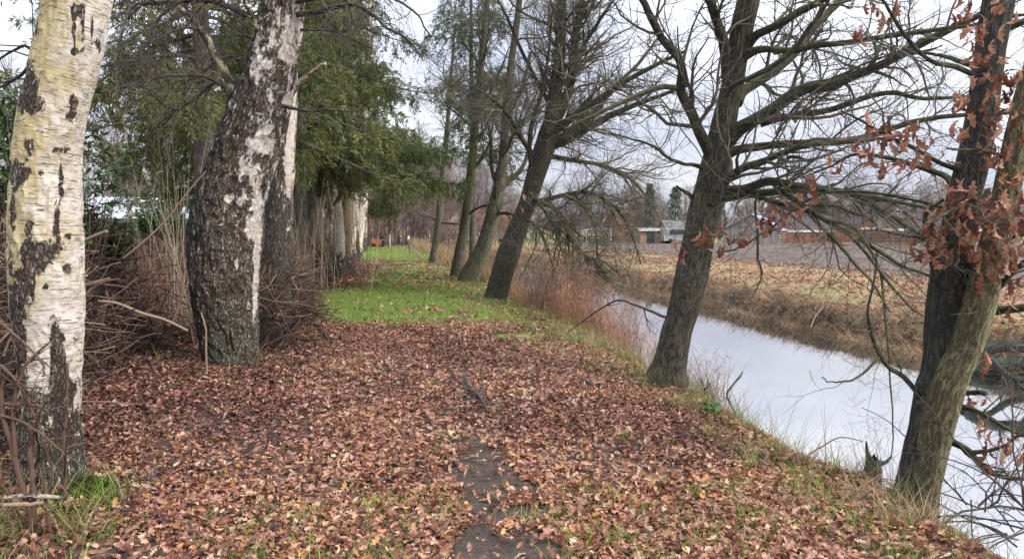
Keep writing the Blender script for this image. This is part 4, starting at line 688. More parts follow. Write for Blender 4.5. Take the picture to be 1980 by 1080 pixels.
def mid_oaks():
    spec = [
        dict(label='leaning oak with many upright stems and low branches drooping over the reeds', base=(960, 572), d=18.0, rows=[(945, 610, 26), (958, 575, 22), (968, 540, 21), (982, 495, 22), (996, 455, 19), (1012, 415, 17), (1022, 385, 17), (1034, 345, 18), (1048, 300, 20), (1060, 262, 20), (1068, 230, 17), (1076, 160, 12), (1084, 80, 10), (1086, 0, 9), (1090, -120, 7), (1100, -330, 2)],
             limbs=[dict(rows=[(1062, 255, 14), (1085, 215, 13), (1103, 160, 12), (1110, 90, 11), (1122, 20, 9), (1135, -60, 7), (1150, -200, 3)]), dict(rows=[(1066, 262, 14), (1095, 235, 11), (1140, 205, 9), (1200, 162, 7.5), (1260, 128, 6), (1330, 95, 4)], d1=16), dict(rows=[(1062, 285, 12), (1100, 270, 10), (1150, 240, 9.5), (1200, 215, 8), (1260, 190, 6), (1330, 165, 4)], d1=17), dict(rows=[(1055, 275, 11), (1090, 262, 9), (1140, 228, 8), (1180, 180, 6), (1240, 120, 4), (1290, 60, 2.5)], d1=19),
                    dict(rows=[(1028, 392, 9), (1060, 385, 6.5), (1095, 376, 6), (1130, 372, 5.5), (1160, 380, 5), (1195, 410, 4), (1218, 455, 3), (1235, 515, 2)], d1=15.5), dict(rows=[(1030, 392, 10), (1060, 395, 8), (1082, 415, 7.5), (1100, 455, 7), (1120, 490, 6.5), (1145, 522, 5.5), (1170, 548, 3)], d1=15.5, mat=M['oak_far']), dict(rows=[(1036, 350, 8), (1026, 310, 6.5), (1025, 260, 6), (1035, 215, 5.5), (1050, 170, 5), (1058, 110, 4), (1062, 30, 3)], d1=17),
                    dict(rows=[(1072, 215, 8), (1040, 160, 6), (1010, 100, 5), (985, 40, 4), (950, -30, 2.5)], d1=18.5), dict(rows=[(1045, 320, 8), (1010, 270, 6), (985, 225, 5), (950, 190, 4), (900, 160, 2)], d1=16.5), dict(rows=[(1030, 375, 7), (1055, 410, 5), (1075, 450, 4.4), (1090, 500, 4), (1105, 545, 2)], d1=15.2), dict(rows=[(1050, 300, 8), (1110, 310, 6), (1170, 320, 5), (1230, 350, 4), (1270, 400, 2)], d1=16), dict(rows=[(1090, 376, 5), (1130, 400, 4), (1150, 440, 3.4), (1158, 490, 2.6), (1175, 540, 1.6)], d0=16.5, d1=15.4),
                    dict(rows=[(1078, 150, 7), (1120, 100, 5.5), (1160, 40, 4.5), (1200, -20, 3)], d1=17), dict(rows=[(1012, 420, 5), (1040, 440, 4), (1060, 480, 3.4), (1070, 520, 2)], d1=15.8)], nl=22, mat='oak', S=80, N=300),
        dict(label='bent oak with a pale mossy trunk leaning over the water, left of the drooping oak', base=(908, 538), d=23.5, rows=[(898, 570, 22), (906, 538, 19), (920, 508, 16.5), (934, 478, 15), (945, 445, 14.5), (953, 415, 14), (960, 385, 13), (966, 355, 11.5), (972, 310, 8), (976, 250, 8), (982, 180, 7.5), (990, 110, 6.5), (1000, 40, 6), (1008, -40, 5), (1020, -200, 2)],
             limbs=[dict(rows=[(955, 415, 6), (970, 412, 5), (985, 413, 4.5), (1002, 425, 3.6), (1015, 450, 2)], d1=22), dict(rows=[(966, 360, 8), (985, 348, 7), (1005, 330, 6), (1020, 300, 5), (1030, 250, 4)], d1=24.5), dict(rows=[(962, 365, 6), (950, 320, 5), (948, 270, 4), (935, 210, 3)]), dict(rows=[(958, 402, 4), (958, 370, 3.6), (960, 340, 3)], d1=22.8), dict(rows=[(978, 230, 6), (1010, 170, 5), (1030, 100, 4)], d1=24.5)], nl=12, mat='oak_far', S=60, N=240),
        dict(label='straight slim oak with a light trunk, just left of the bent oak', base=(884, 530), d=25.5, rows=[(876, 560, 15), (883, 530, 12.5), (889, 490, 10.5), (896, 450, 9.5), (903, 405, 9.5), (908, 360, 8.5), (914, 300, 8), (920, 230, 7.5), (928, 150, 6.5), (936, 60, 5), (945, -40, 4), (955, -200, 1.5)],
             limbs=[dict(rows=[(905, 415, 4), (920, 405, 3.4), (940, 398, 3), (965, 402, 2)], d1=24.5), dict(rows=[(912, 330, 5), (935, 300, 4), (950, 260, 3), (958, 200, 2)])], nl=14, mat='oak_far', S=48, N=200),
        dict(label='small upright oak at the path side with a short bare trunk and spreading twigs', base=(836, 506), d=37.0, rows=[(833, 522, 9), (836, 505, 7.5), (841, 475, 6.5), (846, 445, 6.5), (849, 425, 6.8), (851, 400, 6.5), (855, 360, 6), (860, 300, 5), (866, 230, 4), (872, 150, 3), (880, 50, 1.5)], limbs=[dict(rows=[(848, 430, 3), (830, 418, 2.4), (820, 422, 2), (818, 440, 1.4)]), dict(rows=[(850, 430, 3), (880, 432, 2.4), (905, 438, 1.6)], d1=36)], nl=24, mat='oak_far', S=40, N=160)]
    for i, s in enumerate(spec):
        root, C, R = tree_from('oak_tree', s['label'], 'oak', s['base'], s['d'], s['rows'], M[s['mat']], s['S'], s['N'], .012, (13, 2.5), 40 + i, .2, .07, group='oaks along the near bank')
        L = limbs_of(root, s['limbs'], s['d'], M['oak_limb'], 8, .008, N=24, kr=.72) + auto_limbs(C, R * .62, s['nl'], .34, .97, 1.8, 4.2)
        for (p, r) in L[len(s['limbs']):]: build('limb', tubes(Geo(), p[None], r[None], 6), M['oak_limb'], root)
        thin = s['d'] > 30
        twig_mesh(root, L, M['twig'], [dict(dens=5.2, lo=.7, hi=2.4, ang=(28, 60), rf=.42, N=9, grav=.03, wig=.2, tmin=.12, S=4, rmin=.004), dict(dens=10, lo=.35, hi=1.2, ang=(30, 65), rf=.5, N=6, grav=.02, wig=.2, S=3, rmin=.0032), dict(dens=6, lo=.15, hi=.5, ang=(30, 65), rf=.7, N=4, wig=.2, S=3, rmin=.0028)] if not thin else
                  [dict(dens=5, lo=.7, hi=2.2, ang=(28, 60), rf=.5, N=8, wig=.2, tmin=.12, S=4, rmin=.005), dict(dens=8, lo=.3, hi=1.2, N=5, rf=.6, S=3, rmin=.005)])
        if i == 0:   # the mossy tangle hanging over the reeds
            D = [(p, r) for p, r in (L[4], L[5], L[5], L[9], L[10], L[11], L[13])]
            twig_mesh(root, D, M['twig_green'], [dict(dens=3.0, lo=.8, hi=2.2, ang=(15, 45), rf=.5, N=9, grav=-.14, wig=.14, tmin=.15, rmin=.008), dict(dens=4, lo=.3, hi=1.0, ang=(20, 50), rf=.6, N=6, grav=-.1, wig=.16, rmin=.005, S=3)], 'drooping_twigs')
            for (x, y, n) in ((1165, 425, 3), (1090, 440, 4), (1062, 470, 3), (1096, 490, 3), (1030, 385, 3), (1110, 300, 2)): oak_leaf_cluster(root, x, y, 15.6, n, .10)
mid_oaks()

# ------------------------------------------------------------------ conifers at the left
def conifer(name, label, x, y, Ht, Lmax, h0, seed, mat, dens=1.0, r0=.2, spr=(.06, .13), droop=.5, group=None, lean=0.0, power=.75, wid=.22):
    global rng
    old = rng; rng = np.random.default_rng(seed)
    b = np.array([x, y, float(H(x, y))]); root = thing(name, label, 'conifer', b, group)
    pts = np.array([b + [0, 0, -.2], b + [0, 0, .4], b + [.05, 0, Ht * .3], b + [lean * .5, .05, Ht * .6], b + [lean, 0, Ht]])
    g, C, R = trunk_geo(pts, np.array([r0 * 1.25, r0, r0 * .85, r0 * .55, .02]), 40, 160, .012, (12, 4), seed, .06, .2); build('trunk', g, M['spruce_bark'], root)
    nb = int(9.5 * (Ht - h0)); hh = np.sort(rng.uniform(h0, Ht * .98, nb)); az = rng.uniform(0, 6.28, nb); L = Lmax * np.clip(1 - (hh - h0) / (Ht - h0 + .5), .05, 1) ** power * rng.uniform(.65, 1.12, nb)
    N = 10; k = np.linspace(0, 1, N); hz = np.interp(hh, C[:, 2] - b[2], np.arange(len(C))); c0 = C[np.clip(hz.astype(int), 0, len(C) - 1)]
    d = np.stack([np.cos(az), np.sin(az), 0 * az], -1)
    PP = c0[:, None, :] + d[:, None, :] * (L[:, None] * k)[..., None] + np.array([0, 0, 1.0]) * ((.10 * k - droop * k ** 1.6 + .14 * k ** 5)[None, :] * L[:, None])[..., None]
    PP[:, 1:] += np.cumsum(rng.normal(0, .02, (nb, N - 1, 3)), 1); RR = np.clip(.012 * L, .008, .05)[:, None] * np.linspace(1, .25, N)[None]
    g = Geo(); tubes(g, PP, RR, 5)
    P2, R2 = grow(PP, RR, 7.5 * dens, .35, 1.05, (40, 75), .45, 7, -.42, .10, .12, 1.0, .3, .002, .45, 1, .35); tubes(g, P2, R2, 3)
    P3, R3 = grow(P2, R2, 6.5 * dens, .15, .5, (30, 60), .6, 5, -.35, .10, .1, 1.0, .3, .0015, .3); build('branches', g, M['spruce_bark'], root)
    G = Geo()
    for (Q, per) in ((P2, 24), (P3, 16)):
        B, n, _ = Q.shape; i = np.repeat(np.arange(B), per); t = rng.uniform(.05, 1, len(i)); f = t * (n - 1); a = np.clip(f.astype(int), 0, n - 2); w = (f - a)[:, None]
        p = Q[i, a] * (1 - w) + Q[i, a + 1] * w; tn = nrm(Q[i, a + 1] - Q[i, a]); q = rng.normal(size=(len(i), 3)); q = nrm(q - tn * (q * tn).sum(1, keepdims=True)); q[:, 2] -= .25
        dr = nrm(tn * .8 + q * .75); sd = nrm(np.cross(dr, rng.normal(size=(len(i), 3)))); l = rng.uniform(*spr, len(i))[:, None]; wd = l * wid * .5
        V = np.stack([p, p + dr * l * .5 + sd * wd, p + dr * l, p + dr * l * .5 - sd * wd], 1).reshape(-1, 3)
        G.add(V, np.arange(len(V)).reshape(-1, 4))
    build('foliage', G, mat, root, smooth=False); rng = old; return root
conifer('conifer_tree', 'olive green drooping conifer behind the leaning dark birch, nearest of the conifers', -3.2, 14.0, 13.0, 4.0, 3.3, 101, M['spruce_olive'], 1.15, .18)
conifer('conifer_tree', 'dense conifer with a grey trunk and low boughs over the path, behind the birches', -2.25, 20.5, 14.0, 5.0, 2.9, 102, M['spruce'], 1.6, .20, droop=.42)
conifer('conifer_tree', 'green conifer whose bright lower boughs reach farthest over the path', -2.6, 25.5, 14.5, 5.6, 3.2, 103, M['spruce_green'], 1.5, .22, droop=.42)
conifer('conifer_tree', 'dark conifer farther down the row, seen past the bright green boughs', -3.0, 34.0, 15.0, 5.2, 4.4, 104, M['spruce'], .9, .22, (.09, .17))
conifer('conifer_tree', 'thin wispy conifer standing among the bare oaks on the canal side', 3.2, 27.6, 13.0, 2.0, 4.6, 105, M['spruce_green'], .8, .13, (.07, .14), droop=.35, power=.5)

# ------------------------------------------------------------------ dead hedge of brush, garden shrubs, shed
def sticks(g, n, xr, yr, zf, lr, rr, S=4, yaw=(0, 6.28), pit=.35, wig=.09, N=7):
    x = rng.uniform(*xr, n); y = rng.uniform(*yr, n); z = H(x, y) + rng.uniform(0, 1, n) ** .8 * zf(x, y)
    a = rng.uniform(*yaw, n); e = rng.normal(0, pit, n); d = np.stack([np.cos(a) * np.cos(e), np.sin(a) * np.cos(e), np.sin(e)], -1); l = rng.uniform(*lr, n)
    out = np.empty((n, N, 3)); out[:, 0] = np.stack([x, y, z], -1) - d * (l / 2)[:, None]
    for k in range(1, N): d = nrm(d + rng.normal(0, wig, (n, 3))); out[:, k] = out[:, k - 1] + d * (l / (N - 1))[:, None]
    fl = H(out[..., 0], out[..., 1]) + .01; out[..., 2] = np.maximum(out[..., 2], fl)
    r = rng.uniform(*rr, n)[:, None] * np.linspace(1, .45, N)[None]; tubes(g, out, r, S); return out, r
def brush():
    M['core'] = plain('core_shade', (.018, .013, .010), .95, .5, 14)  # near-black core colour, stands in for shade between the sticks
    prof = lambda c, w, h: (lambda x, y: np.clip(h * (1 - np.abs((x - c) / w) ** 2.2), .05, 9))
    def pile(label, c, w, h, yr, n, bl=.13, fine=1.0):
        root = thing('brush_pile', label, 'brush pile', (c, sum(yr) / 2, float(H(c, sum(yr) / 2))), 'piles of cut branches along the left of the path')
        g = Geo(); a, r = sticks(g, int(n * .55), (c - w, c + w), yr, prof(c, w, h), (.3, 1.3), (.004, .011), 4, (0, 6.28), .6, .16)
        b, rb = sticks(g, int(n * .45), (c - w, c + w), yr, prof(c, w, h), (.3, 1.3), (.002, .007), 4, (0, 6.28), .75, .2)
        P2, R2 = grow(a, r, .9 * fine, .2, .8, (25, 70), .55, 5, 0, .2, rmin=.0014); tubes(g, P2, R2, 3); P3, R3 = grow(b, rb, 1.0 * fine, .15, .5, (25, 70), .55, 4, 0, .2, rmin=.0012); tubes(g, P3, R3, 3)
        build('branches', g, M['brush'], root)
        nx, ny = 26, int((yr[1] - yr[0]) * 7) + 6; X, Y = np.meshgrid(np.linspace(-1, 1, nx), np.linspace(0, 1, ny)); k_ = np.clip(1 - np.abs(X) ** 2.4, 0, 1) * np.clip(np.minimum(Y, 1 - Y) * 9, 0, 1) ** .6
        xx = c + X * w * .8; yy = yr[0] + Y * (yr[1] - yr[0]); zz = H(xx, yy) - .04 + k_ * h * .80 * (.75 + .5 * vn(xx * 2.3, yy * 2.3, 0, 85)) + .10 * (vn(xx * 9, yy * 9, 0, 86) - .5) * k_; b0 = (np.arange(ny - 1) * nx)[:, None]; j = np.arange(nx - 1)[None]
        build('shade_core', Geo().add(np.stack([xx, yy, zz], -1).reshape(-1, 3), np.stack([b0 + j, b0 + j + 1, b0 + nx + j + 1, b0 + nx + j], -1).reshape(-1, 4)), M['core'], root)  # mound added inside the pile so its gaps look shaded
        n2 = int(n * .5); x2 = rng.uniform(c - w, c + w, n2); y2 = rng.uniform(*yr, n2); z2 = H(x2, y2) + prof(c, w * .95, h * .9)(x2, y2) * rng.uniform(.2, 1, n2); lg = Geo(); leaves(lg, np.stack([x2, y2, z2], -1), rng.uniform(.05, .1, n2), rng.uniform(0, 6.28, n2), rng.normal(0, .8, n2), rng.normal(0, .8, n2), OAK_LEAF, (.1, .9), .6, pick([(.16, .065, .045), (.25, .12, .085), (.10, .04, .03)], n2)); build('caught_leaves', lg, M['leaf'], root, smooth=False)
        g = Geo(); sticks(g, int(n * bl), (c - w, c + w * .9), yr, prof(c, w, h * 1.02), (.3, 1.4), (.003, .011), 5, (0, 3.1), .5, .14); build('bleached_branches', g, M['brush_light'], root)
        return root
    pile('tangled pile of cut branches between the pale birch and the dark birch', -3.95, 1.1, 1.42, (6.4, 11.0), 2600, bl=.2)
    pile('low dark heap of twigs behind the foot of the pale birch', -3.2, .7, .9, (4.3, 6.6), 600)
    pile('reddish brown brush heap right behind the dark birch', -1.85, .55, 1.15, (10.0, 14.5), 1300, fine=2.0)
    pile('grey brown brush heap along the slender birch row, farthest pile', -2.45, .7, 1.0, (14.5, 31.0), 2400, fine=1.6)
    # single sticks that stand out
    def stick(label, rows, d0, d1, mat, S=8): 
        p, r = pxline(rows, d0, d1, 18, .003); g = Geo(); tubes(g, p[None], r[None], S, True); c = p[0].copy(); o = build('branch', g, mat, None, True, c); tag(o, label, 'branch', 'loose branches'); return o
    stick('long pale stick leaning up out of the brush pile to the dark birch', [(240, 498, 2), (275, 470, 2.4), (320, 428, 2), (350, 390, 1.8), (395, 335, 1.4)], 8.3, 8.2, M['brush_light'])
    stick('short yellowish cut stick poking out right of the pale birch', [(150, 468, 4), (172, 462, 4), (205, 449, 3.6)], 7.6, 7.4, M['brush_light'])
    stick('tan bent branch lying in the middle of the brush pile', [(190, 582, 3), (225, 586, 3), (270, 604, 3.4), (320, 618, 3), (365, 640, 2.6)], 7.9, 8.1, M['brush_light'])
    stick('orange brown broken branch end leaning on the foot of the dark birch', [(333, 628, 3), (345, 592, 3), (353, 558, 2.6), (347, 540, 2)], 8.1, 8.2, plain('broken_wood', (.13, .075, .05)))
    stick('thin dead stem rising in front of the dark birch base', [(400, 730, 2), (398, 690, 2), (393, 640, 1.8), (382, 605, 1.5)], 7.9, 7.9, M['brush_light'])
    # bottom left corner: dead shrub stems in front of the pale birch
    root = thing('dead_shrub', 'bare dead shrub stems standing in front of the foot of the pale birch', 'shrub', (*P(45, 1010, 3.75)[:2], float(H(*P(45, 1010, 3.75)[:2]))))
    L = limbs_of(root, [dict(rows=[(62, 1075, 6.5), (60, 1000, 6.5), (48, 955, 6), (30, 890, 5.5), (15, 830, 5), (5, 790, 4.5), (6, 735, 3)]), dict(rows=[(65, 1060, 5.5), (62, 960, 5.5), (52, 910, 5.5), (48, 870, 5), (52, 825, 4), (60, 780, 2)]), dict(rows=[(100, 1090, 4), (98, 1000, 4), (100, 930, 3)]), dict(rows=[(125, 960, 3.4), (128, 900, 3.2), (130, 850, 3), (138, 770, 2.2), (142, 700, 1.5)]), dict(rows=[(30, 880, 5), (24, 800, 4), (34, 720, 4), (48, 690, 3), (70, 660, 2)]),
                         dict(rows=[(0, 705, 3), (30, 735, 3), (60, 790, 3), (85, 860, 2), (95, 940, 2)]), dict(rows=[(-10, 800, 3), (50, 815, 2.6), (110, 850, 2), (160, 880, 1.5)]), dict(rows=[(0, 620, 3), (50, 680, 2.5), (80, 740, 2)]), dict(rows=[(10, 780, 2.5), (70, 790, 2.5), (115, 805, 2)])], 3.75, twig_mat('dead_shrub_bark', (.06, .036, .025), (.15, .09, .065)), 8, .004, 'stem')
    twig_mesh(root, L, M['brush'], [dict(dens=9, lo=.15, hi=.5, ang=(25, 65), rf=.5, N=6, wig=.2), dict(dens=6, lo=.06, hi=.2, rf=.6, N=4, wig=.2)])
    stick('thick white birch stick lying across the dead shrub stems', [(8, 962, 4), (45, 958, 4.6), (85, 963, 4.6), (112, 966, 3)], 3.7, 3.75, birch_mat('stick_bark', white=(.42, .38, .33), f0=5, f1=6, base_f=.45, top_f=.45))
    stick('brown cut stick under the white birch stick', [(5, 976, 4), (40, 974, 5), (80, 970, 4)], 3.66, 3.7, M['brush_light'])
    G = Geo(); n = 260; x = rng.uniform(-2.6, -1.75, n); y = rng.uniform(3.1, 4.0, n); blades(G, np.stack([x, y, H(x, y)], -1), rng.uniform(.15, .5, n), rng.uniform(.003, .006, n), rng.uniform(.1, .8, n), rng.uniform(0, 6.28, n), 4, 1.1, pick(STRAW, n)); tag(build('dry_grass', G, M['reed'], smooth=False), 'straw coloured dry grass around the dead shrub', 'grass', kind='stuff')
    # moss at the birch foot
    G = Geo(); c = P(175, 965, 4.35); n = 5200; a = rng.uniform(0, 6.28, n); r = rng.uniform(0, 1, n) ** .6; x = c[0] + .20 * r * np.cos(a); y = c[1] + .20 * r * np.sin(a); z = H(x, y) + .13 * np.clip(1 - r, 0, 1) ** .7 * (0.4 + vn(x * 9, y * 9, 0, 77)) - .01
    blades(G, np.stack([x, y, z], -1), rng.uniform(.012, .035, n), np.full(n, .005), rng.uniform(0, .9, n), rng.uniform(0, 6.28, n), 2, .8, pick([(.05, .09, .014), (.09, .14, .022), (.035, .06, .012), (.13, .16, .04)], n)); tag(build('moss', G, M['grass'], smooth=False), 'cushion of green moss at the right foot of the pale birch', 'moss', kind='stuff')
    # fallen twigs on the path
    def fallen(label, rows_l, d):
        base = GH(*rows_l[0][0][:2]); root = thing('fallen_twig', label, 'twig', base, 'twigs fallen on the path'); LL = []; g = Geo()
        for rows in rows_l:
            pp = np.array([np.append(GH(a, b) + np.array([0, 0, .03 + .03 * rng.uniform()]), r * d / F_PX) for a, b, r in rows]); X = spline(pp, 16); LL.append((X[:, :3], X[:, 3])); tubes(g, X[None, :, :3], np.maximum(X[None, :, 3], .002), 6)
        PP, RR = stack(LL, 16); P2, R2 = grow(PP, RR, 6, .1, .35, (25, 60), .6, 5, .05, .15, rmin=.0015, flat=.7); tubes(g, P2, R2, 4)
        o = build('twig', g, M['birch_twig'], root); return root
    fallen('dark forked twig lying in the middle of the leafy path', [[(945, 810, 2), (925, 775, 3), (905, 760, 3), (880, 742, 3), (845, 746, 2)], [(925, 775, 3), (940, 755, 2.6), (975, 730, 2)], [(905, 760, 2.4), (898, 735, 2)], [(915, 770, 2), (918, 800, 1.6)]], 7.5)
    fallen('short dark straight twig on the leaves towards the canal', [[(1122, 738, 3), (1140, 748, 3), (1152, 756, 2.4)]], 7.4)
    fallen('thin dark stick among the leaves left of the bare soil', [[(852, 938, 1.8), (790, 925, 2), (720, 940, 1.8)]], 5)
    fallen('slim dead branch lying at the foot of the brush heap by the green grass', [[(596, 612, 3), (618, 640, 3), (640, 668, 2.4)]], 10)
    fallen('thin grey twig on the leaves near the pale birch', [[(180, 985, 2), (240, 1000, 2.4), (330, 1008, 2)]], 4.2)
brush()
def leafy_shrub(name, label, cat, base, prof, size, blobs, n, stems, cols, ncl=None):
    """stems carrying whorls of leaves; blobs are (x, y, z, radius) clumps"""
    root = thing(name, label, cat, base); g = Geo(); PP = []; RR = []
    bl = np.array(blobs); w = bl[:, 3] ** 3; k = rng.choice(len(bl), n, p=w / w.sum()); q = nrm(rng.normal(size=(n, 3))) * (rng.uniform(0, 1, n) ** .45)[:, None]; tip = bl[k, :3] + q * bl[k, 3:4]
    b = np.asarray(base, float); t = np.linspace(0, 1, 8)[None, :, None]; s0 = b[None] + rng.normal(0, .15, (n, 3)) * [1, 1, 0]
    mid = (s0 + tip) / 2 + rng.normal(0, .12, (n, 3)) + [0, 0, .15]; PP = s0[:, None] * (1 - t) ** 2 + 2 * mid[:, None] * t * (1 - t) + tip[:, None] * t ** 2
    sel = rng.uniform(size=n) < stems; tubes(g, PP[sel], np.tile(np.linspace(.009, .002, 8), (sel.sum(), 1)), 4); build('stems', g, M['twig_brown'], root)
    per = 7; i = np.repeat(np.arange(n), per); dr = nrm(PP[:, -1] - PP[:, -2])[i]; yaw = rng.uniform(0, 6.28, len(i)); pit = rng.normal(.15, .5, len(i)); l = rng.uniform(*size, len(i))
    off = np.stack([np.cos(yaw) * np.cos(pit), np.sin(yaw) * np.cos(pit), -np.sin(pit)], -1) * (l * .5)[:, None]
    G = Geo(); leaves(G, tip[i] + off - dr * rng.uniform(0, .12, len(i))[:, None], l, yaw, pit, rng.normal(0, .5, len(i)), prof, (.1, .6), .3, pick(cols, len(i))); build('foliage', G, M['green_leaf'], root, smooth=False); return root
def garden():
    EV = [(.045, .10, .022), (.07, .15, .03), (.03, .065, .018), (.10, .19, .045)]
    def B(px, py, d, r): p = P(px, py, d); return (*p, r)
    b = P(110, 560, 9.0); leafy_shrub('laurel_shrub', 'tall evergreen shrub with glossy pointed leaves behind the pale birch', 'shrub', (b[0], b[1], float(H(*b[:2]))), LANCE, (.09, .17), [B(10, 210, 9, .55), B(-50, 330, 9, .8), B(15, 330, 8.8, .5), B(20, 440, 9, .5), B(175, 275, 9.2, .3), B(195, 330, 9.0, .42), B(165, 380, 9.2, .4), B(225, 300, 9, .15), B(180, 425, 9.2, .3)], 420, .5, EV)
    b = P(195, 560, 10.0); leafy_shrub('evergreen_shrub', 'low dark green shrub under the shed wall, left of the brush pile', 'shrub', (b[0], b[1], float(H(*b[:2]))), LANCE, (.07, .13), [B(175, 470, 10, .42), B(215, 462, 10, .34), B(190, 440, 10.2, .3)], 380, .3, [(.03, .06, .018), (.05, .095, .025), (.12, .14, .04)])
    b = P(290, 470, 15.5); leafy_shrub('evergreen_shrub', 'small bright green shrub in front of the white shed roof', 'shrub', (b[0], b[1], float(H(*b[:2]))), LANCE, (.09, .16), [B(275, 425, 15.5, .30), B(310, 424, 15.5, .30), B(345, 428, 15.5, .22), B(555, 440, 15, .2)], 260, .3, [(.09, .21, .045), (.14, .29, .06), (.06, .13, .03)])
    # red stemmed shrub and pale saplings
    def stems(name, label, c, n, h, spread, mat, sub=3.0, rad=(.003, .006), grav=.15, cat='shrub'):
        root = thing(name, label, cat, c); s = np.asarray(c)[None] + rng.normal(0, spread, (n, 3)) * [1, 1, 0]; l = rng.uniform(*h, n); d = nrm(rng.normal(0, .16, (n, 3)) + [0, 0, 1]); N = 9; o = np.empty((n, N, 3)); o[:, 0] = s
        for k in range(1, N): d = nrm(d + rng.normal(0, .06, (n, 3))); o[:, k] = o[:, k - 1] + d * (l / (N - 1))[:, None]
        r = rng.uniform(*rad, n)[:, None] * np.linspace(1, .4, N)[None]; g = Geo(); tubes(g, o, r, 4); P2, R2 = grow(o, r, sub, .2, .7, (20, 45), .6, 6, grav, .1, .3, rmin=.0016); tubes(g, P2, R2, 3); build('stems', g, mat, root); return root
    def gp(px, d): p = P(px, 500, d); return (p[0], p[1], float(H(p[0], p[1])))
    stems('red_stemmed_shrub', 'thicket of thin red brown stems between the brush pile and the shed', gp(325, 11.8), 170, (.8, 1.5), .48, M['twig_red'], 4)
    stems('sapling_clump', 'clump of pale bare saplings standing before the shed roof', gp(335, 11.0), 26, (1.7, 3.5), .30, M['twig_pale'], 3.2, (.003, .007)); stems('sapling_clump', 'thin bare saplings by the left side of the dark birch trunk', gp(372, 10.6), 14, (1.6, 3.0), .18, M['twig_pale'], 3, (.003, .006))
    stems('bare_shrub', 'leafless brown shrub between the dark birch and the slender birches', gp(565, 17), 90, (1.2, 3.0), .5, M['twig_tan'], 4, (.004, .008)); stems('bare_shrub', 'leafless pinkish brown shrub behind the slender birch row', gp(630, 27), 120, (1.5, 4.5), .9, M['twig_tan'], 3, (.006, .012))
    # shed with a white corrugated roof
    A, Bp = P(165, 420, 25), P(392, 420, 26.5); ux = Bp - A; ux[2] = 0; W_ = np.linalg.norm(ux); ux /= W_; uy = np.array([-ux[1], ux[0], 0.0]); z0 = float(H(A[0], A[1])); ze = 2.02; zr = 2.86; dpt = 3.4
    root = thing('shed', 'low garden shed with a white sheet roof behind the bare saplings', 'shed', (A[0], A[1], z0))
    def Mx(V): return A[None] * [1, 1, 0] + V[:, :1] * ux + V[:, 1:2] * uy + np.array([0, 0, 1.0]) * V[:, 2:]
    g = Geo(); box(g, .12, W_ - .12, .15, dpt * 2 - .15, z0 - .1, ze - .04, Mx); V = np.array([(.12, .15, ze - .04), (.12, dpt * 2 - .15, ze - .04), (.12, dpt, zr - .08), (W_ - .12, .15, ze - .04), (W_ - .12, dpt * 2 - .15, ze - .04), (W_ - .12, dpt, zr - .08)]); g.add(Mx(V), None, [(0, 1, 2), (3, 5, 4)])
    build('wall', g, plain('shed_brick', (.16, .12, .095), .9, .35, 9), root, False)
    g = Geo(); n = 180; x = np.linspace(-.15, W_ + .15, n); wv = .018 * np.sin(x * 2 * math.pi / .18)
    for s in (0, 1):
        y0, y1 = (-.12, dpt) if s == 0 else (2 * dpt + .12, dpt); V = np.concatenate([np.stack([x, 0 * x + y0, wv + ze - .03], -1), np.stack([x, 0 * x + y1, wv + zr], -1)]); g.add(Mx(V), [(i, i + 1, n + i + 1, n + i) for i in range(n - 1)])
    build('roof', g, plain('white_sheet', (.74, .75, .78), .4, .08, 1.2, .5), root); g = Geo(); box(g, -.15, W_ + .15, -.16, -.13, ze - .16, ze - .01, Mx); build('fascia', g, plain('grey_fascia', (.25, .23, .21)), root, False)
garden()

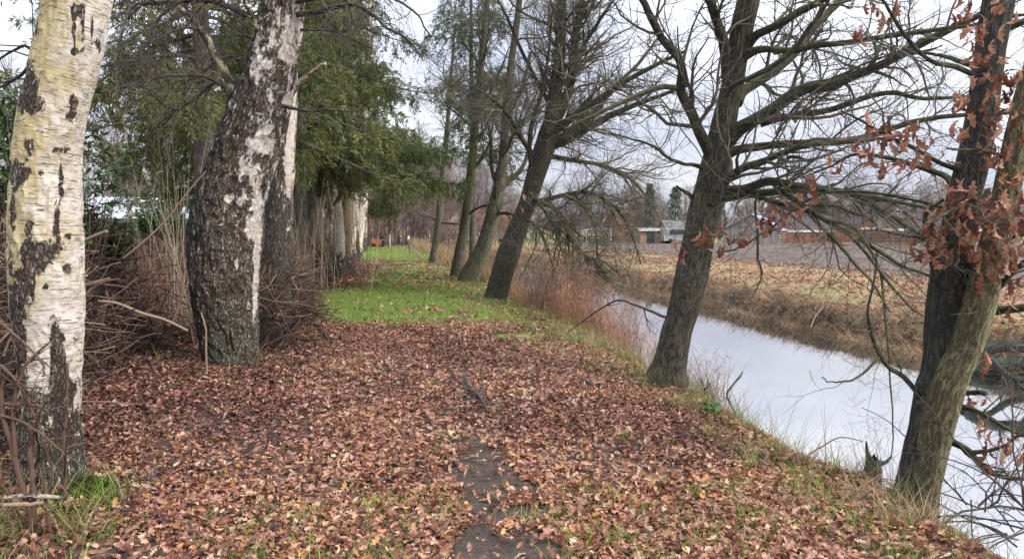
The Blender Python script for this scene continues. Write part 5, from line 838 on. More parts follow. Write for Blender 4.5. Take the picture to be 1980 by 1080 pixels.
# ------------------------------------------------------------------ right hand corner
def water_edge():
    # limbs lying over the water at the right edge
    root = thing('fallen_limb', 'dark wet limb hanging low across the canal at the right edge', 'limb', P(1890, 690, 11.8))
    L = limbs_of(root, [dict(rows=[(1870, 695, 14), (1900, 678, 13), (1940, 668, 12), (1990, 670, 12), (2080, 655, 10), (2200, 640, 10)], d1=11.6), dict(rows=[(1900, 680, 6), (1925, 705, 6), (1960, 728, 7), (2010, 740, 6)], d0=11.7, d1=11.4)], 11.9, M['oak_dark'], 14, .004)
    twig_mesh(root, L, M['twig'], [dict(dens=9, lo=.3, hi=.9, ang=(30, 75), rf=.35, N=7, grav=-.1, wig=.2), dict(dens=8, lo=.1, hi=.4, rf=.6, N=5, wig=.2)])
    c = P(1925, 712, 12.8); root = thing('log', 'thick dark green log lying in the water by the far bank, right edge', 'log', (c[0], c[1], WATER)); p, r = pxline([(1862, 716, 17), (1900, 714, 19), (1950, 712, 20), (2010, 712, 20), (2120, 706, 19)], 12.9, 12.4, 30, .003); g, _, _ = trunk_geo(p, r, 40, 90, .012, (10, 3), 91, .06)
    build('stem', g, oak_mat('wet_log_bark', c0=(.012, .016, .015), c1=(.05, .062, .055), moss=.5, mossc=(.05, .09, .06)), root); g = Geo(); tubes(g, p[:2][::-1][None], r[:2][None] * .96, 24, True); build('cut_end', g, plain('log_end', (.05, .045, .035)), root)
    # broken stump at the water's edge beside the right oak
    c = P(1688, 905, 5.2); g = Geo(); S = 22; a = np.linspace(0, 2 * math.pi, S, endpoint=False); zz = np.linspace(-.12, 1, 9); top = .06 + .10 * vn(np.cos(a) * 4 + 4, np.sin(a) * 4, 0, 92) + .05 * (np.cos(a - 2.6) > .8)
    V = np.stack([np.stack([c[0] + (.058 - .02 * max(z, 0) + .014 * vn(a * 3, z * 4, 0, 93)) * np.cos(a), c[1] + (.058 - .02 * max(z, 0)) * np.sin(a), c[2] - .03 + np.where(z > 0, z * top, z)], -1) for z in zz]); base = (np.arange(8) * S)[:, None]; j = np.arange(S)[None]; j2 = (j + 1) % S; g.add(V.reshape(-1, 3), np.stack([base + j, base + j2, base + S + j2, base + S + j], -1).reshape(-1, 4), None, bk=V.reshape(-1, 3) * 1.0)
    tubes(g, np.stack([spline([c + [-.02, 0, .06], c + [-.05, 0, .13], c + [-.06, 0, .2]], 8), spline([c + [.05, 0, .03], c + [.09, -.02, .05], c + [.13, -.02, .09]], 8)]), np.stack([np.linspace(.02, .006, 8)] * 2), 8)
    tag(build('stump', g, oak_mat('stump_wood', c0=(.025, .028, .022), c1=(.14, .145, .11), moss=.8, mossc=(.06, .10, .06)), None, True, c), 'small jagged mossy stump at the water edge left of the two stemmed oak', 'stump')
    # bare shrubs leaning over the water, bottom right
    for (label, px, py, d, n, ln, dx) in (('dark twiggy shrub dipping into the water at the bottom right corner', 1985, 1010, 4.3, 16, (.5, 1.3), -1), ('thin bare shrub rising from the bank right of the oak foot', 1900, 985, 4.9, 10, (.5, 1.1), .4)):
        b = P(px, py, d); root = thing('bare_shrub', label, 'shrub', b); D = nrm(rng.normal(0, .5, (n, 3)) + _R * dx * .7 + np.array([0, 0, .55])); N = 10; o = np.empty((n, N, 3)); o[:, 0] = b + rng.normal(0, .06, (n, 3)); l = rng.uniform(*ln, n)
        for k in range(1, N): D = nrm(D + rng.normal(0, .14, (n, 3)) + [0, 0, -.03]); o[:, k] = o[:, k - 1] + D * (l / (N - 1))[:, None]
        r = rng.uniform(.003, .008, n)[:, None] * np.linspace(1, .35, N)[None]; g = Geo(); tubes(g, o, r, 6); P2, R2 = grow(o, r, 8, .15, .55, (30, 70), .5, 6, .02, .2, rmin=.0013); tubes(g, P2, R2, 4); P3, R3 = grow(P2, R2, 8, .06, .22, (30, 70), .6, 4, 0, .2, rmin=.001); tubes(g, P3, R3, 3); build('stems', g, M['birch_twig'], root)
    # sedge tuft and stalks by the first oak
    G = Geo(); n = 46; c = P(1362, 790, 7.6); p = np.tile(np.array([c[0], c[1], float(H(c[0], c[1]))]), (n, 1)) + rng.normal(0, .07, (n, 3)) * [1, 1, 0]; blades(G, p, rng.uniform(.2, .62, n), rng.uniform(.006, .012, n), rng.uniform(0, .35, n), rng.uniform(0, 6.28, n), 5, 1.2, pick([(.10, .09, .05), (.2, .17, .09), (.06, .055, .035), (.16, .17, .06)], n))
    tag(build('sedge_tuft', G, M['reed'], smooth=False, org=c), 'tuft of dark bent sedge blades beside the foot of the first oak', 'sedge')
    G = Geo(); n = 70; c = GH(1372, 800); leaves(G, c + rng.normal(0, .045, (n, 3)) * [1, 1, .6] + [0, 0, .06], rng.uniform(.05, .1, n), rng.uniform(0, 6.28, n), rng.normal(0, .5, n), rng.normal(0, .5, n), OVAL_LEAF, col=pick([(.09, .17, .04), (.15, .24, .06), (.06, .1, .03)], n)); tag(build('weed', G, M['green_leaf'], smooth=False, org=c), 'small green leafy weed on the bank edge below the sedge tuft', 'weed')
    for (lab, rows, d) in (('thin bent dead stalk over the water right of the first oak', [(1428, 815, 2), (1415, 785, 2), (1405, 762, 2), (1415, 745, 2), (1428, 728, 1.6), (1434, 718, 1)], 7.2), ('tall arching dead stalk leaning over the water near the stump', [(1560, 880, 1.6), (1590, 862, 1.4), (1625, 845, 1.2), (1670, 852, .8)], 5.9)):
        p, r = pxline(rows, d, d, 16, .002); g = Geo(); tubes(g, p[None], r[None], 5); P2, R2 = grow(p[None], r[None], 5, .08, .25, N=5, rmin=.001); tubes(g, P2, R2, 3); tag(build('dead_stalk', g, M['birch_twig'], None, True, p[0]), lab, 'stalk')
    G = Geo(); n = 420; y = rng.uniform(4.2, 9.5, n); x = 3.2 + rng.uniform(0, .7, n); blades(G, np.stack([x, y, np.maximum(H(x, y), WATER)], -1), rng.uniform(.25, .75, n), np.full(n, .004), rng.uniform(0, .35, n), rng.uniform(0, 6.28, n), 4, .7, pick(STRAW, n)); tag(build('sparse_grass', G, M['reed'], smooth=False), 'sparse thin grass stalks sticking up against the water', 'grass', kind='stuff')
    # driftwood along the far waterline
    for (lab, rows) in (('pale stick floating along the far waterline behind the first oak', [(1478, 616, 1.6), (1515, 616, 2), (1528, 618, 1.4)]), ('long pale stick lying in the water under the far bank', [(1575, 637, 1.6), (1625, 640, 2), (1668, 640, 1.6)]), ('whitish log end at the far waterline left of the right oak', [(1722, 656, 3), (1752, 660, 4), (1775, 657, 3)])):
        pp = []
        for (a, b, r) in rows:
            q = ray(a, b); t = (WATER - EYE) / q[2]; pp.append(np.append(_cam + q * t + [0, 0, .03], r * 14 / F_PX))
        X = spline(np.array(pp), 12); g = Geo(); tubes(g, X[None, :, :3], X[None, :, 3], 6, True); tag(build('driftwood', g, M['twig_pale'], None, True, X[0, :3]), lab, 'driftwood')
    for (lab, rows, d) in (('pale dead reed stem slanting against the far bank', [(1568, 632, .9), (1576, 612, .9), (1592, 592, .6)], 15.5),):
        p, r = pxline(rows, d, d, 10); g = Geo(); tubes(g, p[None], r[None], 5); tag(build('dead_stalk', g, M['twig_pale'], None, True, p[0]), lab, 'stalk')
    p, r = pxline([(1100, 640, 1), (1150, 605, 1.6), (1195, 583, 2), (1230, 592, 2.4), (1275, 612, 3), (1310, 625, 3)], 10.5, 9.0, 24, .01); g = Geo(); tubes(g, p[None], r[None], 6); P2, R2 = grow(p[None], r[None], 5, .3, .9, (30, 80), .6, 7, -.1, .25, rmin=.003); tubes(g, P2, R2, 4); P3, R3 = grow(P2, R2, 6, .1, .4, rf=.7, N=5, rmin=.002); tubes(g, P3, R3, 3)
    tag(build('drowned_branch', g, M['birch_twig'], None, True, p[0]), 'dark bare branch dipping into the water behind the first oak', 'branch')
water_edge()

# ------------------------------------------------------------------ beyond the field: treeline, houses, cars
FAR = dict(x=9e9)
def bare_tree(name, label, group, base, Ht, seed, mat, bark, r0=.16, spread=1.0, up=.12, nl=40):
    global rng
    old = rng; rng = np.random.default_rng(seed); b = np.asarray(base, float); root = thing(name, label, 'tree', b, group)
    k = rng.normal(0, .25, 3); pts = np.array([b + [0, 0, -.3], b + [0, 0, .3], b + [k[0] * .3, k[1] * .3, Ht * .35], b + [k[0], k[1], Ht * .7], b + [k[0] * 1.4, k[1] * 1.4, Ht]])
    g, C, R = trunk_geo(pts, np.array([r0 * 1.3, r0, r0 * .75, r0 * .4, .02]), 12, 50, 0, seed=seed); build('trunk', g, bark, root)
    LL = auto_limbs(C, R, nl, .14, .97, Ht * .28 * spread, Ht * .5 * spread, (28, 60), up, .6, .1, 12); PP, RR = stack(LL, 12); g = Geo(); tubes(g, PP, np.maximum(RR, .016), 4)
    P2, R2 = grow(PP, RR, 4.0, Ht * .10, Ht * .26, (25, 60), .55, 7, up, .15, .1, rmin=.011); tubes(g, P2, R2, 3); P3, R3 = grow(P2, R2, 4.6, Ht * .04, Ht * .13, (25, 60), .6, 5, up * .5, .16, .1, rmin=.008); tubes(g, P3, R3, 3)
    build('crown', g, mat, root); rng = old; return root
def far_conifer(name, label, group, base, Ht, rad, seed, mat):
    global rng
    old = rng; rng = np.random.default_rng(seed); b = np.asarray(base, float); root = thing(name, label, 'conifer', b, group)
    g, C, R = trunk_geo(np.array([b + [0, 0, -.3], b + [0, 0, Ht * .5], b + [0, 0, Ht]]), np.array([.2, .14, .02]), 10, 20); build('trunk', g, M['spruce_bark'], root)
    n = 3600; h = rng.uniform(.05, 1, n) ** .9; q = rng.uniform(0, 6.28, n); lay = .8 + .4 * np.sin(h * Ht * 5.0 + np.sin(q * 3) * 1.5) + .35 * np.sin(q * 2 + h * 9); r = rad * (1 - h) ** .8 * np.sqrt(rng.uniform(.05, 1, n)) * lay + .05
    p = b + np.stack([r * np.cos(q), r * np.sin(q), h * Ht - .18 * r], -1); G = Geo(); dr = nrm(np.stack([np.cos(q), np.sin(q), rng.normal(-.35, .35, n)], -1)); sd = nrm(np.cross(dr, rng.normal(size=(n, 3)))); l = rng.uniform(.25, .6, n)[:, None]
    V = np.stack([p, p + dr * l * .5 + sd * l * .16, p + dr * l, p + dr * l * .5 - sd * l * .16], 1).reshape(-1, 3); G.add(V, np.arange(len(V)).reshape(-1, 4)); build('crown', G, mat, root, smooth=False); rng = old; return root
def at(px, d, z=None): p = P(px, 470, d); return np.array([p[0], p[1], float(H(p[0], p[1])) if z is None else z])
def clone(root, loc, sc, rz, label=None, group=None):
    c = copy_tree(root); c.location = [float(v) for v in loc]; c.scale = (sc, sc, sc * 1.0); c.rotation_euler = (0, 0, rz)
    if label: c['label'] = label
    if group: c['group'] = group
    return c
def far_trees():
    tw2 = twig_mat('rosy_twigs', (.15, .10, .095), (.31, .225, .205)); tw3 = twig_mat('buff_twigs', (.16, .125, .09), (.31, .25, .18)); tw4 = twig_mat('russet_twigs', (.20, .11, .07), (.36, .22, .14))
    GL = 'bare trees in the hazy treeline behind the houses'; LAB = 'bare grey brown tree in the hazy treeline beyond the ploughed field'
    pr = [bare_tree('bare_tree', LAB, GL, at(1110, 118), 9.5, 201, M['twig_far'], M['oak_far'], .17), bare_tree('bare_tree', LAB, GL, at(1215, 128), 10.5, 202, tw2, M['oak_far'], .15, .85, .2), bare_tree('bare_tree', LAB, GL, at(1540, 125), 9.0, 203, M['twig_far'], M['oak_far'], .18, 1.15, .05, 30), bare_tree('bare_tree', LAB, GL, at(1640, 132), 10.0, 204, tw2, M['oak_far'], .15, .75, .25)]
    r = np.random.default_rng(5); pxs = [1012, 1045, 1072, 1100, 1120, 1152, 1178, 1226, 1250, 1275, 1290, 1320, 1335, 1360, 1400, 1440, 1460, 1500, 1530, 1565, 1590, 1612, 1632, 1655, 1680, 1710, 1740, 1780, 1800, 1830, 1870, 1910, 1950, 1000, 1030, 1060, 1085, 1140, 1165, 1190, 1240, 1262, 1350, 1375, 1425, 1480, 1510, 1575, 1600, 1620, 1665, 1690, 1725, 1750, 1790, 1815, 1850, 1885, 1930, 1975, 2020, 2060, 2110, 985, 955, 1130, 1205, 1555, 1705, 1660, 1770]
    for i, px in enumerate(pxs): clone(pr[i % 4], at(px + r.uniform(-8, 8), r.uniform(122, 155)), r.uniform(.7, 1.05), r.uniform(0, 6.28))
    g3 = 'dark conifers in the treeline behind the houses'
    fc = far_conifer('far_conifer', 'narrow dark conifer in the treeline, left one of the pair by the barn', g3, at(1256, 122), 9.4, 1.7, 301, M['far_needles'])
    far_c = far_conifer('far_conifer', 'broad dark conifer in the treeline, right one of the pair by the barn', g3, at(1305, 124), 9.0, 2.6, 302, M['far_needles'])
    for (px, d, s, l) in ((1588, 135, .9, 'small dark conifer above the dark roofed house'), (1845, 130, .95, 'dark conifer in the treeline left of the two stemmed oak'), (1905, 128, 1.0, 'dark conifer in the treeline right of the two stemmed oak'), (1392, 140, .85, 'dim conifer peeping out behind the first oak trunk'), (1700, 140, .8, 'dim conifer behind the brick house roofs'), (1490, 136, .9, 'dim conifer above the end of the barn'), (1765, 142, .8, 'dim conifer right of the brick house')): clone(fc if s < .9 else far_c, at(px, d), s, px * .1, l)
    # brown thicket where the path ends
    G2 = 'bare brown trees closing the far end of the path'; L2 = 'bare brown twiggy tree closing off the far end of the path'
    q = [bare_tree('bare_tree', L2, G2, at(705, 82), 10.0, 211, tw2, M['oak_far'], .12, 1.1, .1, 34), bare_tree('bare_tree', L2, G2, at(770, 92), 11.5, 212, M['twig_far'], M['oak_far'], .13, 1.0, .1, 34), bare_tree('bare_tree', L2, G2, at(820, 97), 10.5, 213, tw2, M['oak_far'], .12, 1.2, .05, 36)]
    for i, (px, d, s) in enumerate(((640, 62, .8), (665, 70, .9), (690, 74, .85), (725, 95, 1), (745, 88, .95), (755, 104, 1.1), (785, 100, 1), (800, 88, .9), (835, 106, 1.05), (850, 95, .95), (868, 108, 1.1), (890, 104, 1), (915, 112, 1.1), (940, 110, 1), (968, 114, 1.05), (675, 86, 1.1), (620, 80, 1.1), (735, 108, 1.2), (810, 112, 1.2), (600, 55, .7), (680, 58, .6), (660, 64, .75), (648, 90, 1.1), (668, 98, 1.2), (700, 100, 1.2), (715, 74, .7), (730, 78, .55), (765, 80, .7), (780, 84, .75), (795, 94, .95), (825, 90, .8), (845, 84, .6), (862, 96, .8), (880, 94, .7), (905, 98, .75), (925, 100, .8), (845, 116, 1.2), (765, 116, 1.25), (700, 118, 1.3))): clone(q[i % 3], at(px, d), s, i * 1.7)
    # bushes under the treeline
    G4 = 'low bare bushes along the far side of the field'; L4 = 'low bare brown bush at the far side of the field'
    b = [bare_tree('bare_bush', L4, G4, at(1075, 103), 2.8, 221, M['twig_far'], M['oak_far'], .05, 1.5, .05, 30), bare_tree('bare_bush', L4, G4, at(1210, 104), 3.2, 222, tw4, M['oak_far'], .05, 1.4, .1, 30)]
    for o in b: o['category'] = 'bush'
    for i, px in enumerate(range(880, 2080, 26)): clone(b[i % 2], at(px + r.uniform(-12, 12), r.uniform(100, 118)), r.uniform(.6, 1.3), r.uniform(0, 6.28))
    G5 = 'russet leaved shrubs on the far bank'; 
    for i, (px, d, s) in enumerate(((1000, 62, .75), (1055, 56, .7), (950, 70, .8), (975, 48, .45))): clone(b[1], at(px, d), s, i, 'russet brown bush on the far canal bank, %s' % ('right of the leaning trunk', 'behind the drooping oak branches', 'seen between the leaning oak trunks', 'small one close to the water')[i], G5)
    G7 = 'brown underbrush under the trees at the end of the path'; L7 = 'low brown twiggy bush under the trees at the end of the path'
    for i, px in enumerate(list(range(600, 700, 9)) + list(range(765, 1000, 8)) + [706, 712, 718, 724, 730, 738, 744, 750, 756, 762, 690, 680]): clone(b[i % 2], at(px, r.uniform(78, 104) if px > 705 else r.uniform(60, 90)), r.uniform(.8, 1.6), i * 1.1, L7, G7)
    # tree tops over the garden at the left
    g6 = 'bare trees behind the garden at the left'
    for i, (px, d, s, l) in enumerate(((20, 34, .85, 'bare tree at the far left edge behind the evergreen shrub'), (230, 40, .75, 'bare tree above the white shed roof'), (330, 46, .95, 'taller bare tree behind the shed, half hidden by conifer boughs'), (-60, 30, .8, 'bare tree beyond the left edge whose twigs show by the pale birch'), (150, 52, .9, 'distant bare tree seen right of the pale birch'))): clone(pr[i % 4], at(px, d), s, i * 2.1, l, g6)
    for (px, d, s, l) in ((260, 42, .62, 'dark conifer behind the shed roof'), (420, 48, .9, 'dark conifer deep in the garden behind the dark birch'), (520, 50, 1.0, 'dark conifer seen between the dark birch and the slender birches'), (60, 48, .6, 'low conifer at the back of the garden by the pale birch')): clone(far_c, at(px, d), s, px, l, 'conifers behind the garden')
    for i, (px, d) in enumerate(((40, 22), (120, 24), (430, 26), (480, 30), (520, 24), (560, 34), (600, 40), (-20, 20), (300, 30))): clone(b[i % 2], at(px, d), .6 + .05 * i, i * 1.3, 'bare bush in the garden at the left', 'bare bushes in the garden')
far_trees()
def frame_at(px0, px1, d, turn=0.0):
    A = at(px0, d); w = (px1 - px0) / F_PX * d; c, s_ = math.cos(turn), math.sin(turn); ux = _R * c + _F * s_; uy = np.array([-ux[1], ux[0], 0.0])
    return A, w, (lambda V: A[None] + np.asarray(V)[:, :1] * ux + np.asarray(V)[:, 1:2] * uy + np.array([0, 0, 1.0]) * np.asarray(V)[:, 2:])
def gable_house(name, label, cat, px0, px1, d, ze, zr, depth, wall, roof, axis='x', turn=0.0, wins=(), trim=None, chim=False, door=None):
    """axis 'x': ridge runs across the view, 'y': gable end faces the view"""
    A, w, Mx = frame_at(px0, px1, d, turn); root = thing(name, label, cat, A); g = Geo(); box(g, 0, w, 0, depth, -.3, ze, Mx)
    if axis == 'x':
        g.add(Mx(np.array([(0, 0, ze), (0, depth, ze), (0, depth / 2, zr), (w, 0, ze), (w, depth, ze), (w, depth / 2, zr)])), None, [(0, 1, 2), (3, 5, 4)]); o = .25; t = .12
        R = [(-o, -o, ze - .1), (w + o, -o, ze - .1), (w + o, depth / 2, zr + .05), (-o, depth / 2, zr + .05), (w + o, depth + o, ze - .1), (-o, depth + o, ze - .1)]
    else:
        g.add(Mx(np.array([(0, 0, ze), (w, 0, ze), (w / 2, 0, zr), (0, depth, ze), (w, depth, ze), (w / 2, depth, zr)])), None, [(0, 1, 2), (3, 5, 4)]); o = .25; t = .12
        R = [(-o, -o, ze - .1), (-o, depth + o, ze - .1), (w / 2, depth + o, zr + .05), (w / 2, -o, zr + .05), (w + o, depth + o, ze - .1), (w + o, -o, ze - .1)]
    build('wall', g, wall, root, False); V = np.array(R, float); V2 = V + [0, 0, t]; rg = Geo(); rg.add(Mx(np.vstack([V, V2])), [(6, 7, 8, 9), (9, 8, 10, 11), (0, 3, 2, 1), (3, 5, 4, 2), (0, 1, 7, 6), (4, 5, 11, 10), (0, 6, 9, 3), (3, 9, 11, 5), (1, 2, 8, 7), (2, 4, 10, 8)]); ro = build('roof', rg, roof, root, False)
    if trim is not None: gg = Geo(); box(gg, -.3, w + .3, -.34, -.28, ze - .28, ze + .04, Mx); build('fascia', gg, trim, root, False)
    for (x0, x1, z0, z1) in wins:
        f = Geo(); box(f, x0 * w, x1 * w, -.06, -.003, z0, z1, Mx); fo = build('window', f, M['white_paint'], root, False); q = Geo(); mx_ = (x0 + x1) / 2 * w
        for a, b_ in ((x0 * w + .07, mx_ - .04), (mx_ + .04, x1 * w - .07)): box(q, a, b_, -.09, -.063, z0 + .08, z1 - .08, Mx)
        qo = build('pane', q, M['glass_dark'], root, False); qo.parent = fo; qo.location = (0, 0, 0)
    if door: q = Geo(); box(q, door[0] * w, door[1] * w, -.05, -.003, 0, door[2], Mx); build('door', q, M['door_dark'], root, False)
    if chim: q = Geo(); box(q, w * .3, w * .3 + .6, depth / 2 - .3, depth / 2 + .3, zr - .3, zr + .8, Mx); co = build('chimney', q, wall, root, False); co.parent = ro; co.location = (0, 0, 0)
    return root, Mx, w
def far_buildings():
    M['white_paint'] = plain('white_paint', (.72, .72, .70), .6, .1); M['glass_dark'] = plain('dark_glass', (.03, .035, .04), .1, .2, spec=.6); M['door_dark'] = plain('dark_door', (.05, .06, .055), .5)
    brick = plain('red_brick', (.33, .13, .095), .9, .3, 2.5); brick2 = plain('pale_brick', (.36, .22, .16), .9, .3, 2.5); tile = plain('dark_roof_tiles', (.075, .06, .06), .8, .3, 1.5); thatch = plain('grey_roof', (.13, .13, .125), .9, .35, 1.5); tin = plain('blue_grey_sheet_roof', (.19, .25, .36), .45, .12, .4, .5)
    k = NT('grey_boards'); o = k.obj(); n = k.noise(k.sc(o, 5.5, 5.5, .15), 1, 3, .6); k.col(k.mix(k.ss(n, .35, .65), (.21, .185, .155), (.36, .325, .28))); boards = k.m
    root, Mx, w = gable_house('barn', 'weathered board barn with a blue grey sheet roof across the field', 'barn', 1398, 1500, 99, 1.75, 3.75, 13, boards, tin, 'y', math.radians(-24), (), None); g = Geo(); box(g, w * .70, w * .76, -.05, -.004, .8, 1.4, Mx); build('hatch', g, plain('rust_hatch', (.2, .08, .05)), root, False)
    gable_house('barn', 'low grey roofed outbuilding left of the board barn', 'barn', 1298, 1372, 104, 1.0, 3.1, 8, boards, thatch, 'x', 0.1, ((.15, .35, .2, .8),))
    root, Mx, w = gable_house('garage', 'flat roofed brick garage with a white fascia left of the first oak', 'garage', 1238, 1300, 101, 1.95, 2.0, 6, brick2, thatch, 'x', 0.0, ((.62, .8, .7, 1.5),), M['white_paint'], False, (.2, .45, 1.7))
    gable_house('brick_house', 'red brick house with a dark roof behind the red fence', 'house', 1522, 1632, 118, 1.75, 4.3, 9, brick, tile, 'x', 0.1, ((.08, .28, .6, 1.6), (.4, .62, .6, 1.6), (.72, .9, .6, 1.6)), M['white_paint'], True)
    gable_house('brick_house', 'brick house with white trim and a grey roof, left of the two stemmed oak', 'house', 1700, 1768, 106, 2.0, 4.1, 9, brick, tile, 'x', -.05, ((.1, .3, .5, 1.6), (.55, .85, .5, 1.6)), M['white_paint'], False)
    gable_house('brick_house', 'small brick house with a white gable edge beside the trimmed brick house', 'house', 1660, 1697, 107, 2.2, 3.6, 8, brick, tile, 'y', 0, ((.15, .4, .4, 1.7), (.6, .85, .4, 1.7)), M['white_paint'])
    gable_house('brick_house', 'long brick house seen past the right of the dark oak stem', 'house', 1785, 1900, 110, 1.9, 4.2, 9, brick, tile, 'x', 0.05, ((.1, .25, .5, 1.5), (.6, .75, .5, 1.5)), M['white_paint'], True)
    gable_house('brick_house', 'pale brick house half hidden among bare trees behind the garage', 'house', 1195, 1285, 122, 2.6, 5.2, 9, brick, plain('brown_roof', (.16, .10, .085)), 'x', 0.1, ((.15, .35, .7, 1.7), (.55, .8, .7, 1.7)))
    gable_house('white_shed', 'small white shed far along the canal behind the small upright oak', 'shed', 795, 826, 118, 1.7, 2.7, 4, M['white_paint'], thatch, 'x', 0.0, ((.3, .6, .6, 1.3),))
    gable_house('cottage', 'white fronted cottage glimpsed between the slim oak and the bent oak', 'house', 905, 985, 121, 1.7, 3.6, 7, M['white_paint'], tile, 'x', 0.0, ((.1, .3, .5, 1.4), (.6, .8, .5, 1.4)))
    # fences
    def fence(label, px0, px1, d, h, n, mat, rails=4):
        A, w, Mx = frame_at(px0, px1, d); root = thing('fence', label, 'fence', A); 
        g = Geo()
        for i in range(rails): z = .15 + (h - .25) * i / (rails - 1); box(g, 0, w, -.02, .02, z, z + (h / rails) * .72, Mx)
        build('rail_panel', g, mat, root, False)
        for i in range(n): q = Geo(); x = w * i / (n - 1); box(q, x - .06, x + .06, -.09, -.023, -.2, h + .05, Mx); build('post', q, mat, root, False)
    fence('red brown board fence between the barn and the dark roofed house', 1502, 1626, 97.5, 1.25, 8, plain('red_brown_boards', (.20, .09, .065), .8, .3, 4)); fence('dark wooden fence before the brick houses at the right', 1650, 1885, 100, 1.1, 14, plain('dark_fence', (.10, .065, .05)), 3); fence('low brown fence in front of the white framed shelter', 1085, 1235, 99, .9, 10, plain('brown_fence', (.13, .10, .08)), 3)
    A, w, Mx = frame_at(1134, 1181, 97); root = thing('shelter', 'open shelter with white posts and a thin arched roof across the field', 'shelter', A)
    for x in (0, w): g = Geo(); box(g, x - .07, x + .07, -.07, .07, -.2, 1.62, Mx); build('post', g, M['white_paint'], root, False); g = Geo(); box(g, x - .07, x + .07, 2.4, 2.54, -.2, 1.62, Mx); build('post', g, M['white_paint'], root, False)
    n = 14; x = np.linspace(-.2, w + .2, n); zz = 1.66 + .32 * np.sin(np.linspace(0, math.pi, n)); V = np.concatenate([np.stack([x, 0 * x + yy, zz + dz], -1) for yy in (-.15, 2.7) for dz in (0, .07)]); q = []
    for i in range(n - 1): q += [(i, i + 1, 2 * n + i + 1, 2 * n + i), (n + i, 3 * n + i, 3 * n + i + 1, n + i + 1), (i, n + i, n + i + 1, i + 1), (2 * n + i, 2 * n + i + 1, 3 * n + i + 1, 3 * n + i)]
    build('roof', Geo().add(Mx(V), q), plain('shelter_roof', (.5, .52, .52)), root)
    # cars
    def car(label, px, d, colr, rz, van=False):
        A = at(px, d); root = thing('parked_car', label, 'car', A, 'cars parked beyond the canal'); c, s_ = math.cos(rz), math.sin(rz); ux = _R * c + _F * s_; uy = np.array([-ux[1], ux[0], 0]); Mx = lambda V: A[None] + V[:, :1] * ux + V[:, 1:2] * uy + np.array([0, 0, 1.0]) * V[:, 2:]
        pr = [(-2.1, .35), (-2.15, .75), (-2.0, 1.0), (-1.7, 1.45), (.5, 1.48), (1.1, 1.0), (2.0, .85), (2.1, .6), (2.05, .35)] if not van else [(-2.3, .35), (-2.35, 1.2), (-2.2, 1.95), (1.0, 1.95), (1.6, 1.2), (2.2, 1.05), (2.3, .6), (2.25, .35)]
        m = len(pr); V = np.array([(x, y * (1 if z < 1.02 else .86), z) for y in (-.85, .85) for x, z in pr]); g = Geo().add(Mx(V), [(i, (i + 1) % m, m + (i + 1) % m, m + i) for i in range(m)]); cc = np.array([[0, -.85, .6], [0, .85, .6]]); g.add(Mx(np.vstack([V[:m], cc[:1]])), None, [((i + 1) % m, i, m) for i in range(m)]); g.add(Mx(np.vstack([V[m:], cc[1:]])), None, [(i, (i + 1) % m, m) for i in range(m)]); build('body', g, plain('car_paint_%d' % px, colr, .3, .05, 1, .5), root, False)
        g = Geo(); zt = 1.38 if not van else 1.85; zb = 1.02 if not van else 1.25
        for y in (-.87, .87): box(g, -1.45, .45, min(y, y * .99), max(y, y * .99), zb, zt, Mx)
        build('window', g, M['glass_dark'], root, False)
        for x in (-1.35, 1.35):
            for y in (-.86, .72):
                a = np.linspace(0, 2 * math.pi, 18, endpoint=False); V = np.vstack([np.stack([x + .33 * np.cos(a), 0 * a + yy, .33 + .33 * np.sin(a)], -1) for yy in (y, y + .16)] + [[[x, y - .01, .33], [x, y + .17, .33]]]); g = Geo().add(Mx(V), [(i, (i + 1) % 18, 18 + (i + 1) % 18, 18 + i) for i in range(18)], [((i + 1) % 18, i, 36) for i in range(18)] + [(18 + i, 18 + (i + 1) % 18, 37) for i in range(18)]); build('wheel', g, plain('tyre', (.02, .02, .02)), root)
    car('white car parked between the slim oak and the bent oak, far beyond the canal', 918, 104, (.7, .7, .7), .2); car('grey car parked right of the white car', 950, 106, (.28, .3, .33), -.1); car('pale grey van parked beside the garage across the field', 1312, 100, (.26, .27, .28), .1, True); car('dark car parked under the trees behind the small upright oak', 872, 108, (.08, .09, .1), .3)
    # the orange machine, the posts and the rail at the end of the path
    A = at(730, 70); root = thing('small_loader', 'small orange machine with a dark end at the far end of the green path', 'machine', A); Mx = lambda V: A[None] + V[:, :1] * _R + V[:, 1:2] * _F + np.array([0, 0, 1.0]) * V[:, 2:]; orange = plain('orange_paint', (.40, .14, .07), .6, .4, 2)
    pr = [(-.75, .25), (-.85, .8), (-.6, .98), (.45, .98), (.55, .3)]; V = np.array([(x, y, z) for y in (0, 1.1) for x, z in pr]); m = 5; build('body', Geo().add(Mx(V), [(i, m + i, m + (i + 1) % m, (i + 1) % m) for i in range(m)], [(0, 1, 2), (0, 2, 3), (0, 3, 4), (5, 7, 6), (5, 8, 7), (5, 9, 8)]), orange, root, False)
    root.scale = (.72, .72, .72)
    g = Geo(); box(g, .57, .95, .1, 1.0, .2, .85, Mx); build('engine', g, plain('black_metal', (.02, .02, .02)), root, False); g = Geo(); box(g, .2, .75, .3, .9, .99, 1.5, Mx); build('seat_hood', g, plain('dark_green_cover', (.025, .04, .03)), root, False)
    for x in (-.45, .6):
        a = np.linspace(0, 2 * math.pi, 18, endpoint=False); V = np.vstack([np.stack([x + .26 * np.cos(a), 0 * a + yy, .24 + .26 * np.sin(a)], -1) for yy in (-.16, -.01)] + [[[x, -.17, .24]]]); build('wheel', Geo().add(Mx(V), [(i, (i + 1) % 18, 18 + (i + 1) % 18, 18 + i) for i in range(18)], [((i + 1) % 18, i, 36) for i in range(18)]), plain('tyre', (.02, .02, .02)), root)
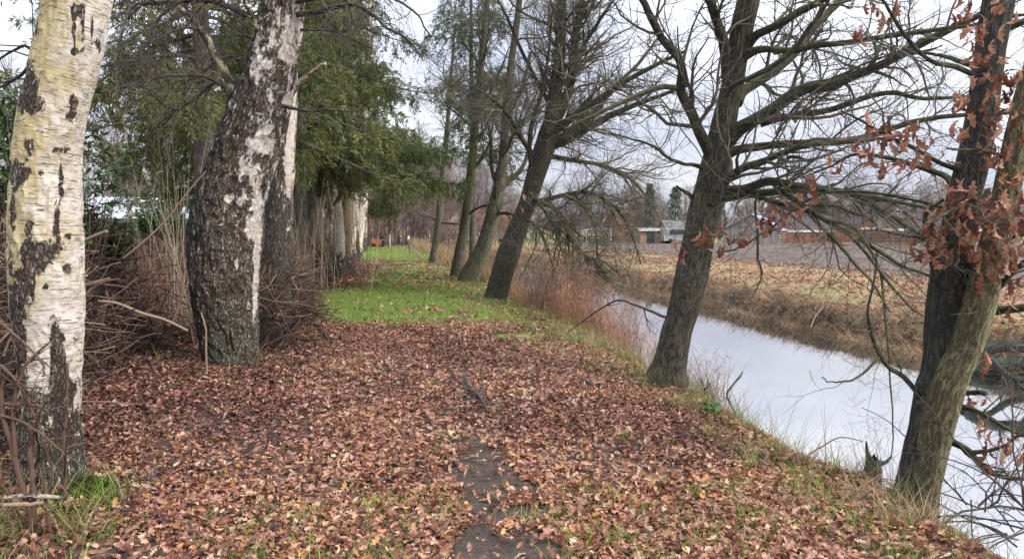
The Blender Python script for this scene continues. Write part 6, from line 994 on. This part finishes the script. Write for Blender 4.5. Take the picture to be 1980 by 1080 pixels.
    def post(label, px, d, h, r, mat, capm=None):
        A = at(px, d); g = Geo(); tubes(g, np.array([[A + [0, 0, -.2], A + [0, 0, h * .5], A + [.01, 0, h]]]), np.full((1, 3), r), 10, True); o = build('post', g, mat, None, True, A); tag(o, label, 'post')
        if capm: g = Geo(); tubes(g, np.array([[A + [0, 0, h - .25], A + [.0, 0, h - .1], A + [0, 0, h + .02]]]), np.full((1, 3), r * 1.15), 10, True); c = build('cap', g, capm, None, True, A); c.parent = o; c.location = (0, 0, 0)
    post('pale wooden post right of the orange machine', 754, 70, 1.25, .07, plain('pale_post', (.42, .36, .28))); post('thin dark post with a white top by the bank rail', 790, 62, 1.1, .06, plain('dark_post', (.12, .1, .08)), M['white_paint'])
    p0, p1 = P(792, 476, 50), P(822, 505, 41); A = np.array([p0[0], p0[1], float(H(p0[0], p0[1]))]); root = thing('hand_rail', 'sloping wooden rail on a short post at the bank edge beyond the small oak', 'rail', A); wood = plain('grey_rail_wood', (.17, .13, .10)); tubes(g := Geo(), np.stack([np.linspace(p0, p1, 6)]), np.full((1, 6), .05), 8, True); build('beam', g, wood, root); tubes(g := Geo(), np.array([[A + [0, 0, -.2], A + [0, 0, .2], [A[0], A[1], p0[2] - .02]]]), np.full((1, 3), .055), 8, True); build('post', g, wood, root)
far_buildings()

def skirts():
    G = Geo()
    for b in TRUNK_BASES[:8] + TRUNK_BASES[-6:]:
        dist = float(np.hypot(b[0], b[1])); n = 130 if dist < 13 else 60; r0 = .26 if dist < 13 else .3
        a = rng.uniform(0, 6.28, n); r = r0 * rng.uniform(.75, 1.7, n); x = b[0] + r * np.cos(a); y = b[1] + r * np.sin(a)
        blades(G, np.stack([x, y, H(x, y) - .01], -1), rng.uniform(.05, .28, n), rng.uniform(.004, .008, n), rng.uniform(0, .7, n), rng.uniform(0, 6.28, n), 3, 1.0, pick(GREEN[:4] + STRAW + STRAW, n))
    tag(build('grass_tufts', G, M['grass'], smooth=False), 'straw and green grass blades round the feet of the trees', 'grass', kind='stuff')
    G = Geo()
    for b in TRUNK_BASES[:3] + TRUNK_BASES[-6:-4]:
        n = 420; a = rng.uniform(0, 6.28, n); r = rng.uniform(.12, .62, n); x = b[0] + r * np.cos(a); y = b[1] + r * np.sin(a)
        leaves(G, np.stack([x, y, H(x, y) + .10 * np.clip(1 - (r - .15) / .4, 0, 1) * rng.uniform(0, 1, n) + .01], -1), rng.uniform(.05, .1, n), rng.uniform(0, 6.28, n), rng.normal(0, .5, n), rng.normal(0, .5, n), OAK_LEAF, (.1, .9), .6, pick([(.25, .11, .075), (.36, .2, .14), (.14, .055, .04), (.42, .27, .19)], n))
    tag(build('leaf_drifts', G, M['leaf'], smooth=False), 'brown leaves drifted against the feet of the near trees', 'fallen leaves', kind='stuff')
skirts()
